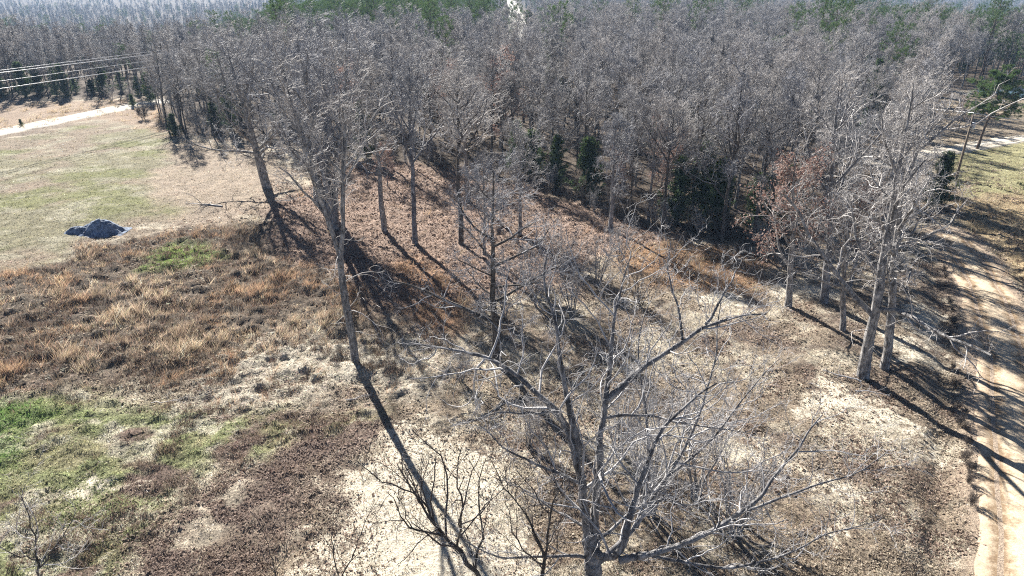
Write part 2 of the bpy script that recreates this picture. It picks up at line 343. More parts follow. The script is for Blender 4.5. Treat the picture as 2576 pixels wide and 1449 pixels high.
# ------------------------------------------------------------------ the ground: one sheet
def axis(parts):
    a = [parts[0][0]]
    for s0, s1, st0, st1 in parts:
        v = s0
        while v < s1-1e-6:
            v += st0+(st1-st0)*(v-s0)/(s1-s0); a.append(min(v, s1))
    return np.array(a)
xp = axis([(0, 46, .22, .26), (46, 110, .3, 1.2), (110, 400, 2, 12), (400, 3500, 15, 120)])
X1 = np.concatenate([-xp[::-1][:-1], xp]); Y1 = axis([(-60, 6, 8, .8), (6, 40, .17, .22), (40, 120, .22, .6), (120, 300, .8, 5), (300, 4200, 8, 80)])
gx, gy = np.meshgrid(X1, Y1); gx = gx.ravel(); gy = gy.ravel()
W = fields(gx, gy)
gz = zt(gx, gy); dens = ss(8, 14, gy)*(1-ss(110, 170, gy))*(1-ss(60, 100, np.abs(gx)))
rough = .4+.9*np.clip(W['sedge']+W['palestraw']*1.1+W['litter']*.4+W['moss']*.4+W['rightstraw']*.5, 0, 1)-.25*W['field']-.15*W['sand']
gz = gz+micro(gx, gy)*dens*rough*(1-W['road'])-.03*W['road']
rd = pdist(gx, gy, ROAD); gz = gz-.28*np.exp(-((rd-3.3)/.7)**2)*dens       # shallow ditches by the dirt road
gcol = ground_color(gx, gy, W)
sandc = np.stack([np.clip(W['sand'], 0, 1), W['road'], np.clip(W['litter']+W['brown']+W['rust1']+W['rust2'], 0, 1)], 1)
nx, ny = len(X1), len(Y1); gi = np.arange(nx*ny).reshape(ny, nx)
gq = np.stack([gi[:-1, :-1], gi[:-1, 1:], gi[1:, 1:], gi[1:, :-1]], -1).reshape(-1, 4)
mg, n, b = mat_new('ground', .95, .1); L = n.links
a1 = N(n, 'ShaderNodeAttribute', attribute_name='gcol'); a2 = N(n, 'ShaderNodeAttribute', attribute_name='mask')
geo = N(n, 'ShaderNodeNewGeometry'); sep = N(n, 'ShaderNodeSeparateColor'); L.new(a2.outputs['Color'], sep.inputs[0])
nf = N(n, 'ShaderNodeTexNoise', Scale=7, Detail=8, Roughness=.75); nm = N(n, 'ShaderNodeTexNoise', Scale=1.1, Detail=8, Roughness=.72); nff = N(n, 'ShaderNodeTexNoise', Scale=26, Detail=4, Roughness=.8)
for q in (nf, nm, nff): L.new(geo.outputs['Position'], q.inputs[0])
r1 = ramp(n, [(.32, (.28, .26, .25)), (.5, (.9, .9, .9)), (.68, (1.9, 1.85, 1.75))]); L.new(nf.outputs[0], r1.inputs[0])
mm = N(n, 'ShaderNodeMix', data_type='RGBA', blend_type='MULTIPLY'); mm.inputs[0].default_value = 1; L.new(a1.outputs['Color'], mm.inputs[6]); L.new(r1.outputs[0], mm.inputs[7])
r2 = ramp(n, [(.32, (.6, .6, .6)), (.68, (1.35, 1.35, 1.3))]); L.new(nff.outputs[0], r2.inputs[0])
mm2 = N(n, 'ShaderNodeMix', data_type='RGBA', blend_type='MULTIPLY'); mm2.inputs[0].default_value = 1; L.new(mm.outputs[2], mm2.inputs[6]); L.new(r2.outputs[0], mm2.inputs[7])
# sand shows crisply where its weight beats the noise
sm = N(n, 'ShaderNodeMath', operation='MULTIPLY_ADD'); L.new(nm.outputs[0], sm.inputs[0]); sm.inputs[1].default_value = 2.4; L.new(sep.outputs[0], sm.inputs[2])
sm2 = N(n, 'ShaderNodeMapRange'); sm2.inputs[1].default_value = 1.62; sm2.inputs[2].default_value = 1.86; L.new(sm.outputs[0], sm2.inputs[0])
sc = ramp(n, [(.28, (.48, .40, .28)), (.55, (.72, .65, .52)), (.75, (.80, .75, .64))]); L.new(nf.outputs[0], sc.inputs[0])
mx = N(n, 'ShaderNodeMix', data_type='RGBA'); L.new(sm2.outputs[0], mx.inputs[0]); L.new(mm2.outputs[2], mx.inputs[6]); L.new(sc.outputs[0], mx.inputs[7])
rc = ramp(n, [(.3, (.34, .25, .18)), (.65, (.56, .45, .34))]); L.new(nf.outputs[0], rc.inputs[0])
mx2 = N(n, 'ShaderNodeMix', data_type='RGBA'); L.new(sep.outputs[1], mx2.inputs[0]); L.new(mx.outputs[2], mx2.inputs[6]); L.new(rc.outputs[0], mx2.inputs[7])
L.new(mx2.outputs[2], b.inputs['Base Color'])
bp = N(n, 'ShaderNodeBump', Strength=1.0, Distance=.16); L.new(nf.outputs[0], bp.inputs['Height']); L.new(bp.outputs[0], b.inputs['Normal'])
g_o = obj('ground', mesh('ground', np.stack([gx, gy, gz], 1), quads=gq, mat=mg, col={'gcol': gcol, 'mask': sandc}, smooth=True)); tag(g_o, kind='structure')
def gh(x, y):                                                     # height of the finished ground, near the camera
    x = np.asarray(x, float); y = np.asarray(y, float); Z = gz.reshape(ny, nx)
    i = np.clip(np.searchsorted(X1, x)-1, 0, nx-2); j = np.clip(np.searchsorted(Y1, y)-1, 0, ny-2)
    fx = np.clip((x-X1[i])/(X1[i+1]-X1[i]), 0, 1); fy = np.clip((y-Y1[j])/(Y1[j+1]-Y1[j]), 0, 1)
    return (Z[j, i]*(1-fx)+Z[j, i+1]*fx)*(1-fy)+(Z[j+1, i]*(1-fx)+Z[j+1, i+1]*fx)*fy

# ------------------------------------------------------------------ roads
def strip(name, line, half, mat, lift, label_ruts=None, step=.7, rag=.5, across=13):
    pts = [Vector((p[0], p[1], 0)) for p in line]; C = []
    for i in range(len(pts)-1):
        m = max(2, int((pts[i+1]-pts[i]).length/step))
        for k in range(m):
            t = k/m; p0 = pts[max(i-1, 0)]; p1 = pts[i]; p2 = pts[i+1]; p3 = pts[min(i+2, len(pts)-1)]
            C.append(.5*((2*p1)+(p2-p0)*t+(2*p0-5*p1+4*p2-p3)*t*t+(3*p1-p0-3*p2+p3)*t**3))
    C = np.array([[c.x, c.y] for c in C]); T = np.gradient(C, axis=0); T /= np.linalg.norm(T, axis=1)[:, None]; Nn = np.stack([T[:, 1], -T[:, 0]], 1)
    s = np.arange(len(C))*1.0; u = np.linspace(-1, 1, across)
    hl = half*(1+rag*(fbm(s, s*0, 5, 3, 51)-.5)); hr = half*(1+rag*(fbm(s, s*0+9, 5, 3, 52)-.5))
    H = np.where(u[None] < 0, hl[:, None], hr[:, None]); P = C[:, None]+Nn[:, None]*(u[None]*H)[:, :, None]
    x, y = P[..., 0].ravel(), P[..., 1].ravel(); uu = np.tile(u, len(C))
    z = gh(x, y)+lift+.03*np.exp(-(uu/.22)**2)-.07*np.exp(-((np.abs(uu)-.5)/.13)**2)-lift*1.5*(np.abs(uu) > .99)
    idx = np.arange(len(x)).reshape(len(C), across); q = np.stack([idx[:-1, :-1], idx[:-1, 1:], idx[1:, 1:], idx[1:, :-1]], -1).reshape(-1, 4)
    rut = np.exp(-((np.abs(uu)-.5)/.2)**2); edge = ss(.6, 1, np.abs(uu))
    return tag(obj(name, mesh(name, np.stack([x, y, z], 1), quads=q, mat=mat, col={'rut': np.stack([rut, edge, uu*.5+.5], 1)}, smooth=True)), kind='structure')
def road_mat(name, c0, c1, ce, speck=.4):
    m, n, b = mat_new(name, .95, .1); L = n.links; geo = N(n, 'ShaderNodeNewGeometry')
    f = N(n, 'ShaderNodeTexNoise', Scale=1.3, Detail=9, Roughness=.7); h = N(n, 'ShaderNodeTexNoise', Scale=14, Detail=5, Roughness=.8); L.new(geo.outputs['Position'], f.inputs[0]); L.new(geo.outputs['Position'], h.inputs[0])
    a = N(n, 'ShaderNodeAttribute', attribute_name='rut'); sp = N(n, 'ShaderNodeSeparateColor'); L.new(a.outputs['Color'], sp.inputs[0])
    r = ramp(n, [(.28, c0), (.5, c1)]); ad = N(n, 'ShaderNodeMath', operation='MULTIPLY_ADD'); L.new(sp.outputs[0], ad.inputs[0]); ad.inputs[1].default_value = -.26; L.new(f.outputs[0], ad.inputs[2]); L.new(ad.outputs[0], r.inputs[0])
    r2 = ramp(n, [(.35, (1-speck,)*3), (.65, (1+speck*.6,)*3)]); L.new(h.outputs[0], r2.inputs[0])
    m1 = N(n, 'ShaderNodeMix', data_type='RGBA', blend_type='MULTIPLY'); m1.inputs[0].default_value = 1; L.new(r.outputs[0], m1.inputs[6]); L.new(r2.outputs[0], m1.inputs[7])
    e = N(n, 'ShaderNodeMath', operation='MULTIPLY'); L.new(sp.outputs[1], e.inputs[0]); L.new(h.outputs[0], e.inputs[1])
    m2 = N(n, 'ShaderNodeMix', data_type='RGBA'); L.new(e.outputs[0], m2.inputs[0]); L.new(m1.outputs[2], m2.inputs[6]); m2.inputs[7].default_value = (*ce, 1)
    L.new(m2.outputs[2], b.inputs['Base Color']); bp = N(n, 'ShaderNodeBump', Strength=.5, Distance=.04); L.new(h.outputs[0], bp.inputs['Height']); L.new(bp.outputs[0], b.inputs['Normal'])
    return m
strip('dirt_road', ROAD, 1.95, road_mat('dirt', (.30, .21, .13), (.68, .55, .39), (.44, .31, .22)), .05)
strip('gravel_road', GRAVEL_L, 2.8, road_mat('gravel', (.46, .42, .36), (.62, .58, .51), (.3, .26, .2), .2), .10)
strip('driveway', GRAVEL_R, 2.0, road_mat('gravel_pale', (.55, .48, .38), (.70, .64, .54), (.35, .30, .2), .2), .10)
far_track = np.array([[2.0, 250], [2.5, 330], [3, 420], [3, 600], [0, 900], [-6, 1300]])
strip('forest_track', far_track, 6, road_mat('track', (.6, .56, .48), (.75, .72, .66), (.45, .4, .3), .2), .3, step=6)

# pond glimpsed at the right edge
px_, py_ = at(2640, 237); th = np.linspace(0, 2*math.pi, 40, endpoint=False)
pr = 1+.15*np.sin(3*th+1)+.08*np.sin(5*th); zp = float(zt(px_, py_))+.55
m_w, n, b = mat_new('pond_water', .08, .5); b.inputs['Base Color'].default_value = (.12, .19, .24, 1)
V = np.stack([px_+13*pr*np.cos(th), py_+7*pr*np.sin(th), np.full(40, zp)], 1); Vb = V.copy(); Vb[:, 2] -= .9; Vb[:, :2] = (Vb[:, :2]-[px_, py_])*1.08+[px_, py_]
V = np.concatenate([V, Vb, [[px_, py_, zp]]]); ii = np.arange(40); jj = (ii+1) % 40
tag(obj('pond', mesh('pond', V, quads=np.stack([ii, ii+40, jj+40, jj], 1), tris=np.stack([np.full(40, 80), ii, jj], 1), mat=m_w)), kind='structure')

# ------------------------------------------------------------------ scattered ground cover (real blades and leaves)
WIND = np.array([.55, -.25, 0])
def cand(n, y0=8, y1=125, pw=1.0, xl=None):
    u = rng.random(n); y = (y0**(1-pw)+(y1**(1-pw)-y0**(1-pw))*u)**(1/(1-pw)) if pw != 1 else y0*(y1/y0)**u
    x = (rng.random(n)*2-1)*(y*.80+4); return x, y
def blades(x, y, nb, h, wd, spr, lean, col, cvar, flat=0, rad=.08):
    m = len(x); X = np.repeat(x, nb)+rng.normal(0, 1, m*nb)*np.repeat(rad, nb) if np.ndim(rad) else np.repeat(x, nb)+rng.normal(0, rad, m*nb)
    Yy = np.repeat(y, nb)+rng.normal(0, np.mean(rad), m*nb); M = m*nb
    hh = np.repeat(h, nb)*rng.uniform(.55, 1.15, M); ww = np.repeat(wd, nb)*rng.uniform(.7, 1.3, M)
    base = np.stack([X, Yy, gh(X, Yy)-.02], 1); az = rng.random(M)*2*math.pi
    d = np.stack([np.cos(az)*spr, np.sin(az)*spr, np.full(M, 1-flat)+.05], 1)+WIND*lean; d[:, 2] = np.maximum(d[:, 2], .06); d = norm(d)
    s = norm(np.cross(d, np.stack([np.sin(az*3), np.cos(az*3), az*0+.3], 1))); tip = base+d*hh[:, None]; mid = base+d*hh[:, None]*.55; tip[:, 2] -= hh*.12*lean
    V = np.stack([base-s*ww[:, None]*.5, base+s*ww[:, None]*.5, mid+s*ww[:, None]*.4, tip, mid-s*ww[:, None]*.4], 1).reshape(-1, 3)
    i = np.arange(M)*5; Q = np.stack([i, i+1, i+2, i+4], 1); T = np.stack([i+4, i+2, i+3], 1)
    c = np.repeat(col, nb, 0)*(1+cvar*rng.normal(size=(M, 1)))*(1+.05*rng.normal(size=(M, 3))); c = np.clip(c, .01, .9)
    return V, Q, T, np.repeat(c, 5, 0)
M_GRASS = attr_mat('grass_blades', .4)
def scatter(name, lab, items):
    Vs, Qs, Ts, Cs, o = [], [], [], [], 0
    for V, Q, T, C in items: Vs.append(V); Qs.append(Q+o); Ts.append(T+o); Cs.append(C); o += len(V)
    return tag(obj(name, mesh(name, np.concatenate(Vs), quads=np.concatenate(Qs), tris=np.concatenate(Ts), mat=M_GRASS, col={'col': np.concatenate(Cs)})), lab, 'grass', kind='stuff')
def pick(n, wf, **k):
    x, y = cand(n, **k); Wc = fields(x, y); p = wf(x, y, Wc)*(1-Wc['road']); m = rng.random(n) < p; return x[m], y[m], {q: v[m] for q, v in Wc.items()}
cl = lambda v: np.clip(v, 0, 1)
# standing sedge and weeds, in clumps gathered by noise
def w_sedge(x, y, W_): return cl((W_['sedge']*1.0+W_['rust1']*.9+W_['rust2']*.9+W_['rightstraw']*.7+W_['pinkstraw']*.9+.10*W_['palestraw']+.05*W_['litter'])*(.10+.9*ss(.49, .57, fbm(x, y, 2.4, 4, 61))))*(1-W_['greenpatch'])
x, y, Wc = pick(60000, w_sedge, pw=1.25, y0=14, y1=150); m = len(x)
orange = ss(.45, .6, fbm(x, y, 6, 3, 62))+Wc['rust1']+Wc['rust2']; c = lerp(np.tile(np.array([.33, .25, .18]), (m, 1)), (.44, .29, .18), cl(orange)*.8); c = lerp(c, (.56, .44, .31), ss(.5, .62, fbm(x, y, 4.5, 3, 64))*.8); c = lerp(c, (.52, .42, .28), cl(Wc['rightstraw']+Wc['pinkstraw']*.7))
h = .35+.5*rng.random(m); h *= np.where(Wc['pinkstraw'] > .5, .8, 1); wd = .010+y*.00034
hn = fbm(x+9, y, 1.5, 3, 65); h *= .45+1.2*ss(.35, .7, hn); c = c*np.exp(rng.normal(0, .28, (m, 1)))
it = [blades(x, y, 17, h, wd*.62, .5, .7, c, .3, rad=.12+y*.0012)]
def w_weed(x, y, W_): return cl((W_['sedge']*.9+.1*W_['litter'])*ss(.38, .6, fbm(x+40, y, 3.5, 3, 63))+(.9*W_['palestraw']+.35*W_['moss']+.5*W_['rightstraw']+.12)*ss(.56, .64, fbm(x+40, y, 1.3, 3, 63)))*(1-W_['sand'])*(1-W_['floor'])*(1-W_['field'])
x, y, Wc = pick(70000, w_weed, pw=1.25, y0=14, y1=100); m = len(x)
it.append(blades(x, y, 9, .2+.4*rng.random(m), .010+y*.0003, .6, .25, lerp(np.tile(np.array([.13, .095, .07]), (m, 1)), (.22, .16, .12), rng.random(m)), .3, rad=.13))
scatter('tall_dry_grass', 'tall dry rust coloured grass and brown weeds across the middle of the clearing', it)
# flattened pale straw
def w_straw(x, y, W_): return cl(W_['palestraw']*1.0+.14*W_['moss']*ss(.5, .65, fbm(x, y, 3, 3, 66))+.25*W_['sedge']*ss(.5, .62, fbm(x, y, 5, 3, 67)))
x, y, Wc = pick(60000, w_straw, pw=1.3, y0=12, y1=70); m = len(x)
it = [blades(x, y, 9, .22+.22*rng.random(m), .010+y*.0003, .9, .5, lerp(np.tile(np.array([.64, .59, .50]), (m, 1)), (.44, .35, .27), rng.random(m)**2), .2, flat=.75, rad=.15)]
scatter('flattened_straw', 'pale flattened straw coloured grass lying in the centre left of the clearing', it)
# short turf
def w_turf(x, y, W_): return cl((W_['field']*.8+W_['moss']*.75+W_['bright']+W_['greenpatch']+W_['rightfield']*.6+.75*(1-W_['floor'])*(1-W_['sedge'])*(1-W_['palestraw']))*(1-W_['sand']*.92)*(1-.6*W_['brown'])*(1-.8*W_['litter']))
x, y, Wc = pick(260000, w_turf, pw=1.35, y0=8, y1=115); m = len(x); gc = ground_color(x, y, Wc)
g1 = ss(.42, .65, fbm(x, y, 1.6, 3, 71)); c = gc*np.exp(.25+rng.normal(0, .35, (m, 1))); c = lerp(c, (.20, .235, .10), g1*(.35*Wc['moss']+.12*Wc['field'])); c = lerp(c, (.17, .31, .08), cl(Wc['bright']+Wc['greenpatch'])*.85*ss(.3, .55, fbm(x, y, 1.2, 3, 72)))
it = [blades(x, y, 5, .07+.10*rng.random(m)+.08*Wc['bright'], .012+y*.00045, .8, .4, c, .38, flat=.2, rad=.07)]
scatter('short_grass', 'short winter turf, olive in the mown field and bright green at the left edge', it)
# leaf litter: curled little leaves
def w_leaf(x, y, W_): return cl(W_['litter']*.95+W_['brown']*.95*ss(.42, .55, fbm(x, y, 1.6, 4, 87))+.75*ss(.38, .6, fbm(x, y, 1.9, 5, 88))*(1-W_['field'])*(1-W_['sedge'])*(1-W_['moss'])*(1-W_['floor'])+.3*W_['moss']*ss(.5, .65, fbm(x, y, 4, 4, 23))+.12*W_['sedge'])*(1-W_['sand']*.93)*(1-.85*W_['palestraw'])
x, y, Wc = pick(800000, w_leaf, pw=1.35, y0=8, y1=90); m = len(x)
s = (.024+.0009*y)*np.exp(rng.normal(0, .35, m)); a = norm(rng.normal(size=(m, 3))*np.array([1, 1, .45])); bb = norm(np.cross(a, rng.normal(size=(m, 3))*np.array([.5, .5, 1])))
cc = np.stack([x, y, gh(x, y)+.015+.05*rng.random(m)], 1); V = np.stack([cc-a*s[:, None], cc+bb*s[:, None]*.6, cc+a*s[:, None], cc-bb*s[:, None]*.6], 1).reshape(-1, 3)
lc = lerp(np.tile(np.array([.17, .115, .085]), (m, 1)), (.52, .41, .33), rng.random(m)**1.2); lc = lerp(lc, (.48, .42, .32), .65*cl(1-Wc['litter']-Wc['brown'])*ss(.4, .6, fbm(x, y, 3, 3, 73))); lc = lerp(lc, (.25, .19, .16), Wc['brown']*.6)
lc = lc*(1+.2*rng.normal(size=(m, 1))); lc = np.clip(lc, .02, .8)
tag(obj('leaf_litter', mesh('leaf_litter', V, quads=np.arange(m*4).reshape(m, 4), mat=M_GRASS, col={'col': np.repeat(lc, 4, 0)})), 'brown fallen leaves carpeting the ground under the trees', 'leaves', kind='stuff')

# ------------------------------------------------------------------ trees
G = np.random.default_rng(21)
FOREST = [build_bare(13.5+G.uniform(-1.5, 2), .17, np.random.default_rng(100+i), crown0=c0, spread=sp, ang1=an, n1=18, n2=8, n3=6, n4=4, twr=.0135, mt=M_TRUNKD if i % 2 else M_TRUNK, mc=M_TWIGF, up1=.14)
          for i, (c0, sp, an) in enumerate([(.35, .28, (25, 55)), (.45, .24, (20, 50)), (.3, .33, (38, 72)), (.5, .30, (35, 75)), (.38, .22, (18, 42)), (.25, .27, (30, 60))])]
OAKF = build_bare(11, .17, np.random.default_rng(140), crown0=.2, spread=.34, n1=15, n2=6, n3=4, n4=3, mc=M_TWIGF, leaf=4200, leafsize=.18)
PINES = [build_pine(16, .2, np.random.default_rng(150), .5, .2, 420, 24), build_pine(13, .17, np.random.default_rng(151), .35, .26, 480, 24)]
CEDARS = [build_cedar(7.5, .12, np.random.default_rng(160), .24, 8000), build_cedar(5.5, .1, np.random.default_rng(161), .32, 6500)]

def hero(name, px, py, topy, r, seed, label, **k):
    x, y = at(px, py); z = float(gh(x, y)); H = CAM_H-z
    d = ray(px, topy); H = CAM_H+d[2]*(y/d[1])-z
    parts = build_bare(H, r, np.random.default_rng(seed), **k)
    return place_tree(name, parts, x, y, label=label, z=z)
g_ = np.random.default_rng(32)
def forked(H, r, hf, dirs, g, lean, K=13):
    Ps, Rs = [], []
    for i, (dx, dy) in enumerate(dirs):
        t = np.linspace(0, 1, K); z = -.3+(H+.3)*t; o = np.maximum(z-hf, 0)/(H-hf)
        Ps.append(np.stack([lean*z+dx*(H-hf)*o**.85+np.sin(z*.9)*.06, dy*(H-hf)*o**.85+np.cos(z*.7)*.06, z], 1)); Rs.append(r*((1-t)**.7*.93+.07)*np.where(z > hf, .8, 1)*np.where(t == 0, 1.4, 1)*(1-.004*i))
    return np.array(Ps), np.array(Rs)
hero('bare_tree', 893, 912, 175, .24, 31, 'tall slender bare tree standing alone in the clearing with short dead side branches', stems=forked(18, .25, 7.2, [(-.17, .03), (.17, -.05)], g_, -.03), crown0=.48, spread=.22, n1=9, ang1=(20, 50), dead=9, twr=.009)
# multi-stem oak behind it
def fan(H, r, n, spr, g, K=11):
    Ps, Rs = [], []
    for i in range(n):
        a = 2*math.pi*i/n+g.uniform(-.4, .4); t = np.linspace(0, 1, K); o = spr*(t**1.25)
        Hh = H*g.uniform(.88, 1.0)
        P = np.stack([np.cos(a)*(.18+o*H)+np.cumsum(g.normal(0, .08, K)), np.sin(a)*(.18+o*H)+np.cumsum(g.normal(0, .08, K)), -.3+(Hh+.3)*t], 1)
        Ps.append(P); Rs.append(r*((1-t)**.8*.94+.06)*np.where(t == 0, 1.4, 1))
    return np.array(Ps), np.array(Rs)
g_ = np.random.default_rng(33)
hero('bare_tree', 838, 574, 108, .5, 34, 'broad many-stemmed bare oak behind the slender tree', stems=fan(18, .34, 5, .17, g_), crown0=.3, spread=.30, n1=12, n2=7, n3=6, n4=4, ang1=(25, 60), twr=.013)
hero('bare_tree', 800, 510, 150, .42, 35, 'bare oak with a dark trunk just behind the many-stemmed oak', crown0=.35, spread=.36, ang1=(35, 65), n1=18, twr=.015)
hero('bare_tree', 674, 472, 132, .50, 36, 'leaning thick-trunked bare oak at the corner of the mown field with drooping lower limbs', crown0=.2, spread=.52, n1=32, n2=8, ang1=(45, 88), lean=(-.15, .02), twr=.016, up1=.05, mc=M_TWIG)
hero('bare_tree', 968, 582, 165, .26, 37, 'bare tree leftmost of the three straight trunks on the leafy slope', crown0=.45, spread=.30, ang1=(25, 55), twr=.014)
hero('bare_tree', 1045, 613, 160, .25, 38, 'bare tree middle of the three straight trunks on the leafy slope', crown0=.45, spread=.30, ang1=(25, 55), twr=.014)
hero('bare_tree', 1160, 612, 185, .23, 39, 'dark-trunked bare tree rightmost of the three straight trunks on the leafy slope', crown0=.48, spread=.28, ang1=(25, 55), twr=.014, mt=M_TRUNKD)
hero('bare_tree', 1178, 508, 200, .24, 40, 'grey bare tree standing behind the dark straight trunk near the forest edge', crown0=.4, spread=.3, twr=.015)
hero('bare_tree', 1308, 590, 330, .20, 41, 'small crooked bare tree with pale upswept branches at the foot of the leafy slope', crown0=.3, spread=.42, ang1=(30, 60), twr=.012)
hero('bare_tree', 1537, 578, 300, .24, 42, 'pale straight-trunked bare tree in front of the dark forest edge with red leaves behind', crown0=.4, spread=.3, twr=.014)
hero('bare_tree', 1247, 906, 425, .24, 43, 'twin-stemmed bare tree in the centre, its lower limbs tangled and pale', crown0=.2, spread=.36, n1=22, ang1=(45, 85), twr=.009, dead=6, K0=12, up1=.06, mt=M_TRUNKD)
hero('bare_tree', 1218, 640, 400, .14, 44, 'thin dark bare sapling just behind the twin-stemmed tree', crown0=.35, spread=.28, n1=12, twr=.011)
hero('bare_tree', 2172, 950, 215, .33, 45, 'big bare oak with thick pale trunk and flared base nearest the dirt road', crown0=.25, spread=.27, n1=24, n2=7, n3=5, n4=3, ang1=(30, 72), twr=.009, lean=(-.08, 0), wob=.34, dead=4)
hero('bare_tree', 2224, 928, 205, .27, 46, 'bare oak beside the big pale trunk, its limb reaching over the dirt road', crown0=.25, spread=.28, n1=24, n2=7, n3=5, n4=3, ang1=(30, 75), twr=.009, lean=(-.12, .02), wob=.34)
hero('bare_tree', 2120, 830, 470, .21, 47, 'short bare oak behind the big pale trunk', crown0=.3, spread=.4, n1=16, ang1=(40, 75), twr=.011, lean=(-.1, 0), n2=6, n3=5, n4=2)
hero('bare_tree', 2072, 760, 185, .28, 48, 'tall bare oak between the brown-leaved oak and the big pale trunk', crown0=.3, spread=.27, n1=20, n3=5, n4=2, ang1=(30, 65), twr=.011, wob=.3, lean=(-.14, 0))
hero('oak_tree', 1983, 770, 400, .26, 49, 'oak still holding pinkish brown leaves, left end of the tree row by the road', crown0=.26, spread=.36, n1=16, n2=6, n3=5, n4=3, ang1=(45, 85), leaf=3600, leafsize=.17, twr=.011, lean=(-.1, 0))
hero('oak_tree', 2135, 728, 480, .17, 50, 'small oak with sparse brown leaves deep behind the short oak', crown0=.25, spread=.34, leaf=1500, leafsize=.17, twr=.012, n2=6, n4=2)
hero('bare_tree', 2105, 715, 300, .17, 51, 'thin bare tree close behind the tall bare oak', crown0=.4, spread=.3, twr=.012, n3=5, n4=2)
hero('bare_tree', 1893, 612, 260, .2, 52, 'dark thin trunk left of the brown-leaved oak at the forest edge', crown0=.4, spread=.32, twr=.014, mt=M_TRUNKD)
hero('bare_tree', 1737, 562, 240, .23, 53, 'dark forked bare tree standing before the green cedars at the forest edge', crown0=.35, spread=.36, twr=.014, mt=M_TRUNKD)
hero('bare_tree', 2265, 590, 230, .24, 54, 'tall bare oak rising behind the two oaks where the dirt road bends', crown0=.25, spread=.27, n1=18, n2=6, n3=5, n4=2, ang1=(30, 70), twr=.011, wob=.3, lean=(-.1, 0))
hero('bare_tree', 2225, 600, 260, .26, 55, 'bare oak with upright pale limbs left of the road bend', crown0=.28, spread=.27, n1=16, n2=6, n3=5, n4=2, ang1=(30, 65), twr=.012, wob=.3, lean=(-.1, 0))

# foreground tree with its hand-laid limbs (px, py, depth)
def limb(pts, r0, r1, K=10):
    p = np.array([atY(a, b_, c_) for a, b_, c_ in pts]); s = np.concatenate([[0], np.cumsum(np.linalg.norm(np.diff(p, axis=0), axis=1))]); u = np.linspace(0, s[-1], K)
    q = np.stack([np.interp(u, s, p[:, k]) for k in range(3)], 1); q[1:-1] = q[1:-1]*.6+(q[:-2]+q[2:])*.2; q[1:] += G.normal(0, .025, (K-1, 3))
    return q, np.linspace(r0, r1, K)
base = np.array([2.05, 12.55]); zb = float(gh(*base))
LM = []
tr = np.array([[base[0], base[1], zb-.3], [base[0]+.02, base[1], zb+.5], [base[0]-.02, base[1]+.03, zb+2.2], [base[0]+.04, base[1]+.05, zb+4.3], atY(1492, 1449, 12.75), atY(1489, 1400, 12.82), atY(1487, 1340, 12.9)])
u = np.linspace(0, 6, 14); trP = np.stack([np.interp(u, np.arange(7), tr[:, k]) for k in range(3)], 1); trR = np.interp(u, [0, 1, 2, 4, 6], [.42, .30, .26, .22, .17])
LM.append(limb([(1484, 1400, 12.8), (1474, 1300, 12.9), (1463, 1210, 13.0), (1448, 1140, 13.15), (1425, 1060, 13.5), (1350, 985, 14.0), (1250, 905, 14.6), (1150, 878, 15.0), (1030, 862, 15.4)], .155, .02, 17))
LM.append(limb([(1458, 1140, 13.2), (1432, 1020, 13.3), (1408, 900, 13.6), (1398, 800, 13.9), (1362, 720, 14.2), (1375, 640, 14.5)], .10, .015, 12))
LM.append(limb([(1494, 1400, 12.85), (1500, 1300, 12.95), (1506, 1200, 13.1), (1514, 1100, 13.2), (1525, 1000, 13.4), (1540, 900, 13.7), (1538, 815, 13.9), (1556, 745, 14.1), (1590, 640, 14.5)], .15, .015, 17))
LM.append(limb([(1523, 1010, 13.4), (1561, 968, 13.4), (1608, 927, 13.5), (1686, 882, 13.7), (1774, 817, 13.9), (1840, 795, 14.1), (1925, 790, 14.3)], .095, .018, 12))
LM.append(limb([(1717, 858, 13.8), (1712, 790, 14.0), (1695, 735, 14.2), (1672, 660, 14.5), (1690, 610, 14.6)], .04, .01, 9))
LM.append(limb([(1774, 817, 13.9), (1830, 730, 14.2), (1860, 660, 14.5)], .04, .01, 8))
LM.append(limb([(1492, 1385, 12.8), (1530, 1405, 12.3), (1568, 1395, 11.9), (1585, 1310, 12.1), (1622, 1183, 12.4), (1659, 1083, 12.7), (1715, 1030, 12.9), (1800, 960, 13.2)], .12, .02, 16))
LM.append(limb([(1560, 1410, 11.9), (1620, 1400, 11.7), (1717, 1372, 11.6), (1857, 1299, 11.7), (1925, 1240, 11.9), (1994, 1146, 12.2), (2071, 1043, 12.5)], .10, .015, 14))
LM.append(limb([(1880, 1285, 11.8), (2037, 1225, 11.8), (2180, 1180, 11.9), (2240, 1130, 12)], .04, .008, 10))
LM.append(limb([(1640, 1398, 11.7), (1800, 1440, 11.3), (1980, 1400, 11.2), (2100, 1330, 11.3), (2200, 1310, 11.4)], .05, .01, 10))
LM.append(limb([(1500, 1362, 12.9), (1559, 1316, 13.3), (1609, 1273, 13.7), (1650, 1255, 14), (1720, 1270, 14.4), (1830, 1255, 14.8)], .06, .012, 11))
LM.append(limb([(1480, 1404, 12.8), (1426, 1393, 12.5), (1359, 1403, 12.3), (1225, 1396, 12.1), (1175, 1366, 12.0), (1120, 1340, 12.0)], .055, .008, 11))
LM.append(limb([(1470, 1222, 13.0), (1392, 1193, 12.7), (1319, 1156, 12.5), (1259, 1113, 12.4), (1200, 1060, 12.4)], .055, .008, 10))
LM.append(limb([(1385, 1033, 13.8), (1325, 1042, 13.6), (1265, 1036, 13.4), (1225, 1046, 13.3), (1170, 1068, 13.2)], .04, .008, 9))
LM.append(limb([(1518, 1052, 13.3), (1600, 1035, 13.7), (1680, 1060, 14.0), (1760, 1070, 14.3), (1900, 1095, 14.8)], .045, .01, 10))
